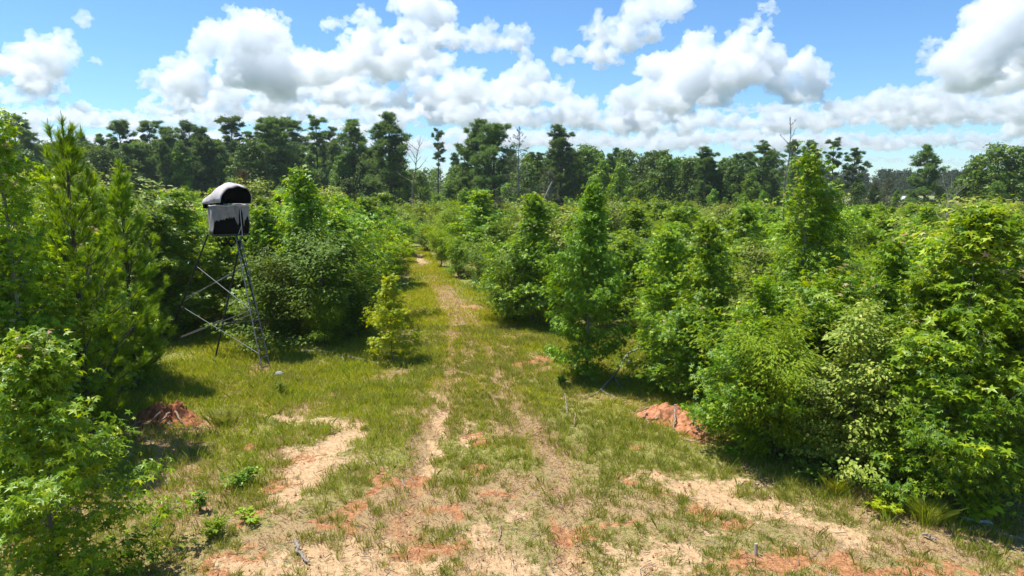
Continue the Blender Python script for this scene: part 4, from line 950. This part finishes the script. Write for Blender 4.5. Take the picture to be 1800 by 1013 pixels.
# ------------------------------------------------------------------ fallen wood, rock, stake, litter
def stick(name, label, pxs, r0, r1, m, seed, zs=None, extra=()):
    P = [G(*p) for p in pxs]; b = P[0].copy(); zz = zs or [.04] * len(P)
    P = [np.array([p[0], p[1], z]) for p, z in zip(P, zz)]
    o = thing(name, label, 'branch', (b[0], b[1], 0)); off = np.array([b[0], b[1], 0])
    mobj('limb', wob_tube([p - off for p in P], r0, r1, seed, 6, 16, r0 * .5).mesh('limb', m), o)
    for k, (e, ez) in enumerate(extra):
        Q = [G(*p) for p in e]; Q = [np.array([p[0], p[1], z]) - off for p, z in zip(Q, ez)]
        mobj('twig', wob_tube(Q, r0 * .5, r1 * .5, seed + 9 + k, 5, 8, r0 * .3).mesh('twig', m), o)
    return o
stick('fallen_branch', 'forked bleached fallen branch beside the lone conical sweetgum', [(1056, 690), (1075, 672), (1092, 658), (1105, 645), (1128, 640), (1160, 630)], .035, .022, M['deadwood'], 1, [.05, .12, .3, .5, .6, .65],
      [([(1056, 690), (1028, 702)], [.05, .03]), ([(1058, 690), (1082, 702)], [.05, .03]), ([(1075, 668), (1088, 680), (1096, 694)], [.15, .1, .03]), ([(1080, 662), (1062, 660)], [.2, .3]), ([(1102, 645), (1108, 668), (1103, 676)], [.5, .3, .04])])
stick('dead_branch', 'thin pale dead branch lying in grass left of the lone sapling', [(612, 630), (640, 636), (672, 643)], .03, .015, M['deadwood'], 2, [.06, .05, .04])
stick('dead_branch', 'short pale stick in grass right of the stand ladder', [(594, 624), (606, 636)], .03, .015, M['deadwood'], 3)
stick('brush_pile', 'flat pile of pale broken sticks behind the tall grass right of the ladder', [(528, 620), (560, 624), (585, 622)], .03, .015, M['deadwood'], 4, [.08, .12, .08], [([(535, 616), (580, 626)], [.16, .1]), ([(530, 624), (575, 616)], [.1, .16]), ([(545, 626), (595, 624)], [.06, .05]), ([(526, 618), (555, 630)], [.1, .05])])
stick('dead_branch', 'curved pale stick on grass below the stand', [(380, 668), (395, 676), (402, 680)], .03, .015, M['deadwood'], 5)
stick('dead_branch', 'short grey log at the edge of bare sand bottom left', [(519, 957), (524, 972), (540, 993)], .035, .02, M['deadwood'], 6)
stick('dead_branch', 'thin stick standing in the grass left of the clay mound', [(993, 710), (998, 732)], .016, .008, M['deadwood'], 7, [.3, .02])
stick('dead_branch', 'short bent brown stick in the middle grass', [(1012, 738), (1008, 752)], .018, .01, M['root'], 8, [.18, .02])
stick('dead_branch', 'pale stick on dry grass at lower right', [(1622, 942), (1645, 952)], .025, .012, M['deadwood'], 9)
stick('dead_branch', 'long thin pale stick at the right edge of the clearing', [(1730, 925), (1770, 945), (1810, 955)], .018, .01, M['deadwood'], 10)
stick('dead_branch', 'pale stick lying below the orange clay mound', [(1200, 776), (1232, 780)], .018, .01, M['root'], 11)
stick('dead_branch', 'tiny pale stick on the reddish soil in the middle', [(706, 846), (711, 858)], .014, .01, M['deadwood'], 12)
stick('dead_branch', 'thin root-like stick on bare soil at bottom centre', [(878, 925), (880, 940), (876, 955)], .014, .008, M['root'], 13)
g = G(490, 662); ac = Acc(); n = 10
u, v = np.meshgrid(np.linspace(0, 2 * math.pi, 17)[:-1], np.linspace(.15, math.pi - .1, n)); rr = 1 + .35 * (vnoise(u * 1.5, v * 2, 5) - .5)
V = np.stack([.16 * rr * np.sin(v) * np.cos(u), .12 * rr * np.sin(v) * np.sin(u), .10 * rr * np.cos(v)], -1); i, j = np.meshgrid(np.arange(n - 1), np.arange(16), indexing='ij'); j2 = (j + 1) % 16
ac.add(V, np.stack([i * 16 + j, (i + 1) * 16 + j, (i + 1) * 16 + j2, i * 16 + j2], -1).reshape(-1, 4), 0, True); ac.add(V[0], np.arange(16)[None], 0)
o = tag(mobj('rock', ac.mesh('rock', M['rock'])), 'grey rock in the grass right of the ladder foot', 'rock'); o.location = (g[0], g[1], .07)
g = G(1328, 978); ac = Acc(); tube(ac, [(0, 0, -.1), (.005, 0, .12), (.0, .01, .215)], [.033, .032, .028], 7); o = tag(mobj('wooden_stake', ac.mesh('wooden_stake', M['stake'])), 'short weathered wooden stake standing in the grass near bottom right', 'stake'); o.location = (g[0], g[1], 0)
g = G(1716, 919); ac = Acc(); xs = np.linspace(-.2, .2, 10); ys = np.linspace(-.07, .07, 5); X_, Y_ = np.meshgrid(xs, ys); Z_ = .05 + .06 * (vnoise(X_ * 20, Y_ * 25, 3) - .5); i, j = np.meshgrid(np.arange(4), np.arange(9), indexing='ij'); q = i * 10 + j
ac.add(np.stack([X_, Y_ - .4 * X_, Z_], -1), np.stack([q, q + 1, q + 11, q + 10], -1).reshape(-1, 4), 0); o = tag(mobj('litter', ac.mesh('litter', M['white'])), 'crumpled white litter on the ground below the big-leaved weed', 'litter', kind='thing'); o.location = (g[0], g[1], 0); sm = o.modifiers.new('thick', 'SOLIDIFY'); sm.thickness = .004

def near_points(n, y1):
    y = 8.5 + (y1 - 8.5) * rng.random(n) ** 1.3; x = rng.uniform(-1, 1, n) * (.8 * y + .5); k = poly_sd(x, y) < .3; return x[k], y[k]
x, y = near_points(5200, 30); c_ = cover(x, y); k = rng.random(len(x)) < np.clip(.25 + c_[2] * .6 + c_[1] * .4, 0, 1); x, y = x[k], y[k]; n = len(x)
l_ = rng.uniform(.04, .22, n) * rng.uniform(.5, 1.4, n); a_ = rng.uniform(0, 6.28, n); w_ = rng.uniform(.004, .009, n) * np.clip(y / 13, 1, 2); z = ground_h(x, y)
D_ = np.stack([np.cos(a_) * l_, np.sin(a_) * l_, rng.normal(0, .015, n)], -1); S_ = np.stack([-np.sin(a_) * w_, np.cos(a_) * w_, 0 * a_], -1); B_0 = np.stack([x, y, z + .012], -1); U_ = np.array([0, 0, 1.]) * w_[:, None]
V = np.stack([B_0 - S_, B_0 + S_, B_0 + U_ * 1.6, B_0 + D_ - S_ * .5, B_0 + D_ + S_ * .5, B_0 + D_ + U_], 1).reshape(-1, 3); b = (np.arange(n) * 6)[:, None]
ac = Acc(); [ac.add(V if i == 0 else np.zeros((0, 3)), b + np.array([f]) - (0 if i == 0 else ac.n), 0) for i, f in enumerate(([0, 1, 4, 3], [1, 2, 5, 4], [2, 0, 3, 5]))]
tag(mobj('twigs', ac.mesh('twigs', leaf_mat('twig_litter', [(0, (.10, .07, .045)), (.5, (.24, .18, .12)), (1, (.46, .39, .30))], 0, .8, .1, val=.02, tint=(1, 1, 1)))), 'small dry twigs and bark bits littering the clearing', 'twigs', kind='stuff')
x, y = near_points(9000, 24); c_ = cover(x, y); k = rng.random(len(x)) < np.clip(np.maximum(c_[0], c_[1]) - .3, 0, .7); x, y = x[k], y[k]; n = len(x)
rr = rng.gamma(2, .006, n) + .006; base8 = nrm(np.array([[1, 0, 0], [-1, 0, 0], [0, 1, 0], [0, -1, 0], [0, 0, 1], [0, 0, -1]]))
V = (np.stack([x, y, ground_h(x, y) + rr * .2], -1)[:, None] + base8[None] * rr[:, None, None] * rng.uniform(.6, 1.3, (n, 6, 1)) * [1, 1, .7]).reshape(-1, 3)
F8 = np.array([[0, 2, 4], [2, 1, 4], [1, 3, 4], [3, 0, 4], [2, 0, 5], [1, 2, 5], [3, 1, 5], [0, 3, 5]])
ac = Acc(); ac.add(V, ((np.arange(n) * 6)[:, None, None] + F8[None]).reshape(-1, 3), 0)
tag(mobj('clods', ac.mesh('clods', leaf_mat('clod_soil', [(0, (.26, .11, .055)), (.5, (.46, .24, .12)), (1, (.60, .42, .26))], 0, .95, .1, val=.02, hue=0, tint=(1, 1, 1)))), 'crumbs and clods of orange soil on the bare patches', 'clods', kind='stuff')

# ------------------------------------------------------------------ weeds and small plants
def weed(name, label, px, by, H, W, leaf, ls, m, seed, stems=5, per=10, cat='plant'):
    r = np.random.default_rng(seed); g = G(px, by); S = Acc(); Lf = Acc(); P, N, T_ = [], [], []
    for k in range(stems):
        a_ = r.uniform(0, 6.28); q_ = np.array([math.cos(a_) * W / 2 * r.uniform(.2, 1), math.sin(a_) * W / 2 * r.uniform(.2, 1), H * r.uniform(.6, 1.0)])
        s = np.linspace(0, 1, 5)[:, None]; c = q_ * np.array([1, 1, 1.]) * s + np.array([0, 0, .2 * H]) * (s - s ** 2); tube(S, c, np.linspace(.009, .003, 5), 4, 0, False)
        t = r.uniform(.25, 1, per); p = q_ * t[:, None] + np.array([0, 0, .2 * H]) * (t - t ** 2)[:, None]; aa = r.uniform(0, 6.28, per); d = np.stack([np.cos(aa), np.sin(aa), 0 * aa], -1)
        P.append(p + d * .02); T_.append(d + [0, 0, .1]); N.append(np.array([0, 0, 1]) + r.normal(0, .3, (per, 3)))
    o = thing(name, label, cat, (g[0], g[1], -.01)); mobj('stems', S.mesh('stems', M['feather']), o)
    P, N, T_ = map(np.concatenate, (P, N, T_)); place(Lf, leaf, P, N, ls * r.uniform(.7, 1.2, len(P)), T_, 0, r); mobj('leaves', Lf.mesh('leaves', m), o); return o
weed('broad_leaved_weed', 'tall weed with big heart-shaped pale green leaves at lower right', 1715, 915, .55, .75, OVAL, .2, M['bigleaf'], 1, 7, 8)
weed('low_bush', 'low bright yellow green bush at the clearing edge below the right thicket', 1555, 905, .3, .75, STAR, .07, M['gum_yellow'], 2, 22, 14, 'bush')
weed('leafy_weed', 'leafy green weed in the grass left of the big sand patch', 425, 855, .38, .9, OVAL, .10, M['weed'], 3, 14, 14)
weed('leafy_weed', 'small bright leafy weed among clay at lower left', 438, 922, .3, .45, OVAL, .10, M['bigleaf'], 4, 8, 10)
weed('leafy_weed', 'upright narrow leafy weed beside the bottom left bush', 352, 900, .5, .3, OVAL, .09, M['weed'], 5, 6, 16)
weed('leafy_weed', 'bushy green weed below the upright narrow one at lower left', 375, 945, .42, .6, OVAL, .06, M['feather'], 6, 16, 26)
weed('upright_weed', 'dark upright stalky weed in front of the ladder foot', 496, 695, .5, .3, LONG, .10, M['shrub'], 7, 5, 30)
weed('leafy_weed', 'leafy sprout at the foot of the bush right of the clay mound', 1285, 805, .3, .45, OVAL, .11, M['weed'], 8, 8, 9)
weed('low_bush', 'spreading leafy bush at the base of the low oak', 1432, 842, .38, 1.1, OVAL, .10, M['oak'], 9, 20, 14, 'bush')
weed('leafy_weed', 'bright weed between the grass clump and the big-leaved weed', 1668, 916, .25, .4, STAR, .07, M['gum_yellow'], 11, 10, 10)
weed('leafy_weed', 'leafy weed under the brace crossing of the stand', 400, 600, .4, .6, OVAL, .13, M['bigleaf'], 12, 7, 9)
weed('leafy_weed', 'small leafy weed at the left foot of the lone conical sweetgum', 985, 676, .35, .5, STAR, .08, M['weed'], 13, 9, 9)
weed('leafy_weed', 'small leafy sprout under the fallen branch', 1097, 672, .3, .3, OVAL, .1, M['bigleaf'], 14, 5, 7)
def tussock(name, label, px, by, H, W, n, m, seed):
    r = np.random.default_rng(seed); g = G(px, by); a_ = r.uniform(0, 6.28, n); q = np.abs(r.normal(0, .3, n)) * W / 2; h = H * r.uniform(.5, 1, n)
    V, F_ = blade_mesh(np.stack([np.cos(a_) * q, np.sin(a_) * q, 0 * q], -1), r.uniform(0, 6.28, n), a_ + r.normal(0, .4, n), h, h * r.uniform(.15, 1.1, n), r.uniform(.005, .010, n)); ac = Acc(); ac.add(V, F_, 0)
    o = tag(mobj(name, ac.mesh(name, m)), label, 'grass clump'); o.location = (g[0], g[1], -.01)
tussock('grass_tussock', 'bright green grass tussock right of the root ball', 395, 748, .45, .8, 600, g_green, 15)
tussock('grass_tussock', 'bright green grass tussock in front of the root ball', 258, 803, .32, .4, 200, g_green, 16)
tussock('grass_tussock', 'tall arching grass clump left of the big-leaved weed', 1628, 915, .5, .7, 700, g_olive, 10)
tussock('grass_tussock', 'bright grass tussock at the edge below the low oak', 1470, 868, .4, .5, 240, g_lime, 17)

# ------------------------------------------------------------------ far white vehicle seen between the cedars
g = AT(1602, 352, 205); car = thing('parked_van', 'small white vehicle half hidden behind trees in the far field', 'vehicle', (g[0], 205, .15))
def prism(prof_, w):
    n = len(prof_); P = np.array(prof_); V = np.concatenate([np.stack([P[:, 0], 0 * P[:, 0] - w / 2, P[:, 1]], -1), np.stack([P[:, 0], 0 * P[:, 0] + w / 2, P[:, 1]], -1)])
    ac = Acc(); k = np.arange(n); ac.add(V, np.stack([k, (k + 1) % n, n + (k + 1) % n, n + k], -1), 0)
    ac.Fs.append((np.arange(n)[::-1][None] + 0, 0, False)); ac.Fs.append((n + np.arange(n)[None], 0, False)); return ac
mobj('body', prism([(-2.5, .35), (2.5, .35), (2.5, .95), (1.5, 1.05), (.9, 1.75), (-2.35, 1.8), (-2.5, 1.0)], 1.8).mesh('body', M['white']), car)
for s in (-1, 1):
    ac = Acc(); box(ac, (-.6, s * .905, 1.4), (2.6, .02, .45)); mobj('window', ac.mesh('window', M['glass']), car)
    for x_ in (-1.6, 1.6):
        ac = Acc(); tube(ac, [(x_, s * .7, .33), (x_, s * .93, .33)], .33, 16); mobj('wheel', ac.mesh('wheel', M['tyre']), car)

for o in scene.objects:
    if '_k' in o: del o['_k']

# ------------------------------------------------------------------ sun and sky
SUN_EL, SUN_AZ = R(66), R(-70)                     # azimuth from +Y towards +X
sd_ = Vector((math.sin(SUN_AZ) * math.cos(SUN_EL), math.cos(SUN_AZ) * math.cos(SUN_EL), math.sin(SUN_EL)))
sl = bpy.data.lights.new("sun", 'SUN'); sl.energy = 4.6; sl.angle = R(.53); sl.color = (1, .98, .945)
so = bpy.data.objects.new("sun", sl); COL.objects.link(so); so.rotation_euler = sd_.to_track_quat('Z', 'Y').to_euler(); so.location = (0, 0, 50)

w = bpy.data.worlds.new("World"); scene.world = w; w.use_nodes = True; nt = w.node_tree; nt.nodes.clear(); L = nt.links.new
def nd(t): return nt.nodes.new(t)
def conn(v, s):
    if hasattr(v, 'is_output') or hasattr(v, 'links'): L(v, s)
    else: s.default_value = v
# cumulus: ellipses at sky directions (photo-measured centre and radii), roughened by noise
BLOBS = [(45, 130, 75, 55), (85, 100, 60, 45), (112, 75, 42, 26), (148, 37, 22, 17), (30, 165, 95, 30), (168, 108, 14, 9), (145, 190, 20, 9), (-60, 110, 70, 60),
         (330, 140, 60, 58), (300, 188, 70, 26), (420, 110, 80, 75), (450, 60, 75, 45), (470, 32, 45, 26), (490, 130, 110, 66), (585, 42, 28, 19), (640, 60, 45, 60), (630, 118, 105, 52), (735, 30, 72, 60), (720, 80, 110, 45), (840, 65, 85, 32), (910, 72, 44, 32), (925, 105, 20, 26),
         (1040, 98, 74, 36), (1090, 60, 80, 40), (1140, 20, 70, 40), (1190, 10, 40, 25),
         (1637, 72, 18, 14), (1622, 100, 16, 16), (1690, 118, 80, 60), (1740, 65, 70, 60), (1790, 20, 80, 60), (1660, 160, 75, 28), (1760, 140, 100, 50), (1870, 90, 100, 90)]
BLOBS_MID = [(860, 165, 115, 44), (925, 135, 55, 36), (790, 155, 70, 38), (1005, 190, 48, 34), (690, 175, 100, 34), (560, 195, 100, 26), (1225, 80, 40, 44), (1180, 125, 75, 44), (1310, 85, 60, 40), (1260, 135, 100, 62), (1330, 44, 34, 20), (1352, 14, 28, 18), (1345, 105, 60, 42), (1420, 118, 45, 38), (1405, 155, 65, 42), (1160, 175, 95, 40),
         (1545, 185, 34, 18), (1490, 205, 60, 20), (250, 205, 60, 16), (400, 195, 130, 24), (100, 200, 110, 20), (1600, 205, 90, 26), (340, 172, 80, 34), (480, 168, 120, 44), (610, 165, 90, 36), (720, 120, 100, 46), (1700, 190, 100, 36), (1790, 185, 90, 46), (1080, 215, 120, 26), (300, 150, 50, 34), (560, 140, 90, 44), (900, 205, 120, 30), (960, 160, 50, 30), (1500, 190, 70, 26), (1600, 180, 80, 36)]
_r = np.random.default_rng(8)
BLOBS_LOW = [(x + _r.uniform(-25, 25), 212 + _r.uniform(-22, 12) + (12 if x < 300 else 0), _r.uniform(40, 110), _r.uniform(14, 42)) for x in range(-150, 1980, 48)]
BLOBS_FAR = [(x + _r.uniform(-25, 25), 252 + _r.uniform(-16, 12), _r.uniform(40, 120), _r.uniform(12, 28)) for x in range(-150, 1980, 46)]
BLOBS_RIM = [(x + _r.uniform(-25, 25), 284 + _r.uniform(-8, 8), _r.uniform(70, 130), _r.uniform(6, 11)) for x in range(-150, 1980, 75)]
def cloud_bank(name, label, blobs, y, voxel, seed, m, q_=1.0):
    """one bank of cumulus: puffs piled on a flat base, fused by a voxel remesh and roughened"""
    r = np.random.default_rng(seed); ac = Acc()
    import bmesh
    bm = bmesh.new(); bmesh.ops.create_icosphere(bm, subdivisions=2, radius=1); bm.verts.ensure_lookup_table()
    SV = np.array([v.co[:] for v in bm.verts]); SF = np.array([[v.index for v in f.verts] for f in bm.faces]); bm.free()
    k = y / F
    for px, py, rx, ry in blobs:
        yy = y * r.uniform(.93, 1.07); c = AT(px, py, yy); n = int(10 + 1.6 * rx / max(ry, 8) * 6)
        for _ in range(n):
            a_ = r.uniform(0, 6.28); q = math.sqrt(r.random()); u, v = math.cos(a_) * q, math.sin(a_) * q
            rad = min(rx, ry) * r.uniform(.32, .66) * (1.05 - .35 * max(v, 0))
            u *= 1 - rad / rx * .8; v = max(v * (1 - rad / ry * .8), -.55)
            o = np.array([u * rx, r.uniform(-.45, .45) * min(rx, ry * 2.2), v * ry]) * k
            V = SV * rad * k; V[:, 2] = np.where(V[:, 2] < 0, V[:, 2] * .6, V[:, 2])
            ac.add(V + c + o, SF, 0)
    o = mobj(name, ac.mesh(name, m))
    md = o.modifiers.new('fuse', 'REMESH'); md.mode = 'VOXEL'; md.voxel_size = voxel * k; md.use_smooth_shade = True
    for i, (sz, st, kind) in enumerate(((36 * q_, 16 * q_, 'VORONOI'), (15 * q_, 8.5 * q_, 'VORONOI'), (6.5 * q_, 3.6 * q_, 'VORONOI'), (8 * q_, 5.5 * q_, 'CLOUDS'))):
        t = bpy.data.textures.new('puff', kind); t.noise_scale = sz * k
        if kind == 'CLOUDS': t.noise_depth = 4; t.noise_basis = 'ORIGINAL_PERLIN'
        else: t.noise_intensity = 1.2
        d = o.modifiers.new('billow', 'DISPLACE'); d.texture = t; d.texture_coords = 'GLOBAL'; d.strength = (-st if kind == 'VORONOI' else st) * k; d.mid_level = .35 if kind == 'VORONOI' else .5
    md = o.modifiers.new('fuse', 'REMESH'); md.mode = 'VOXEL'; md.voxel_size = voxel * k * .8; md.use_smooth_shade = True
    dg = bpy.context.evaluated_depsgraph_get(); me = bpy.data.meshes.new_from_object(o.evaluated_get(dg)); o.modifiers.clear(); old = o.data; o.data = me; me.name = name; bpy.data.meshes.remove(old)
    if not me.materials: me.materials.append(m)
    print(name, len(me.vertices))
    return tag(o, label, 'clouds', kind='stuff')
def cloud_mat(dens, al=.94):
    m, cnt, out = new_mat('cloud'); v_ = cnt.nodes.new("ShaderNodeVolumePrincipled"); v_.inputs["Color"].default_value = (al, al + .004, al + .012, 1); v_.inputs["Density"].default_value = dens; v_.inputs["Anisotropy"].default_value = .25
    cnt.links.new(v_.outputs[0], out.inputs["Volume"]); return m
cloud_bank('clouds', 'nearest big bright cumulus clouds high over the wood', BLOBS, 2400, 1.35, 5, cloud_mat(.022, .955))
cloud_bank('middle_clouds', 'middle layer of cumulus clouds over the wood, left of the blue gap', BLOBS_MID, 3400, 1.6, 6, cloud_mat(.018, .95), .9)
cloud_bank('low_clouds', 'long low row of flat based clouds above the treetops', BLOBS_LOW, 4600, 1.6, 7, cloud_mat(.016, .93), .75)
cloud_bank('distant_clouds', 'far thin row of clouds just above the trees', BLOBS_FAR, 6000, 1.8, 8, cloud_mat(.013, .91), .5)
cloud_bank('horizon_clouds', 'hazy last row of clouds at the horizon', BLOBS_RIM, 7800, 1.6, 9, cloud_mat(.007, .90), .4)

sky = nd("ShaderNodeTexSky"); sky.sky_type = 'NISHITA'; sky.sun_disc = False; sky.sun_elevation = SUN_EL; sky.sun_rotation = SUN_AZ % (2 * math.pi); sky.altitude = 100; sky.air_density = 1.0; sky.dust_density = .1; sky.ozone_density = 4.0
SKY_S = .092
bg = nd("ShaderNodeBackground"); tint = nd('ShaderNodeVectorMath'); tint.operation = 'MULTIPLY'; tint.inputs[1].default_value = (.70, .93, 1.12); L(sky.outputs[0], tint.inputs[0]); L(tint.outputs[0], bg.inputs[0]); bg.inputs[1].default_value = SKY_S
wo = nd("ShaderNodeOutputWorld"); L(bg.outputs[0], wo.inputs[0])
w.cycles.sampling_method = 'MANUAL'; w.cycles.sample_map_resolution = 512

# thin summer air between here and the far wood
HAZE = .00018
if HAZE:
    m, hnt, out = new_mat('haze'); v_ = hnt.nodes.new("ShaderNodeVolumePrincipled"); v_.inputs["Color"].default_value = (.80, .88, 1, 1); v_.inputs["Density"].default_value = HAZE; v_.inputs["Anisotropy"].default_value = .2; hnt.links.new(v_.outputs[0], out.inputs["Volume"])
    ac = Acc(); box(ac, (0, 205, 11.5), (900, 530, 27)); tag(mobj('haze', ac.mesh('haze', m)), 'thin pale summer haze over the clearing and the wood', 'haze', kind='stuff')

# ------------------------------------------------------------------ render settings
scene.view_settings.view_transform = 'Standard'; scene.view_settings.look = 'None'; scene.view_settings.exposure = .76; scene.view_settings.gamma = 1
c = scene.cycles; c.max_bounces = 20; c.volume_bounces = 20; c.diffuse_bounces = 6; c.glossy_bounces = 2; c.transmission_bounces = 6; c.transparent_max_bounces = 8; c.use_denoising = True
c.caustics_reflective = False; c.caustics_refractive = False
try: c.denoiser = 'OPENIMAGEDENOISE'
except Exception: pass
print('objects', len(scene.objects), 'tris', sum(len(m.polygons) for m in bpy.data.meshes))
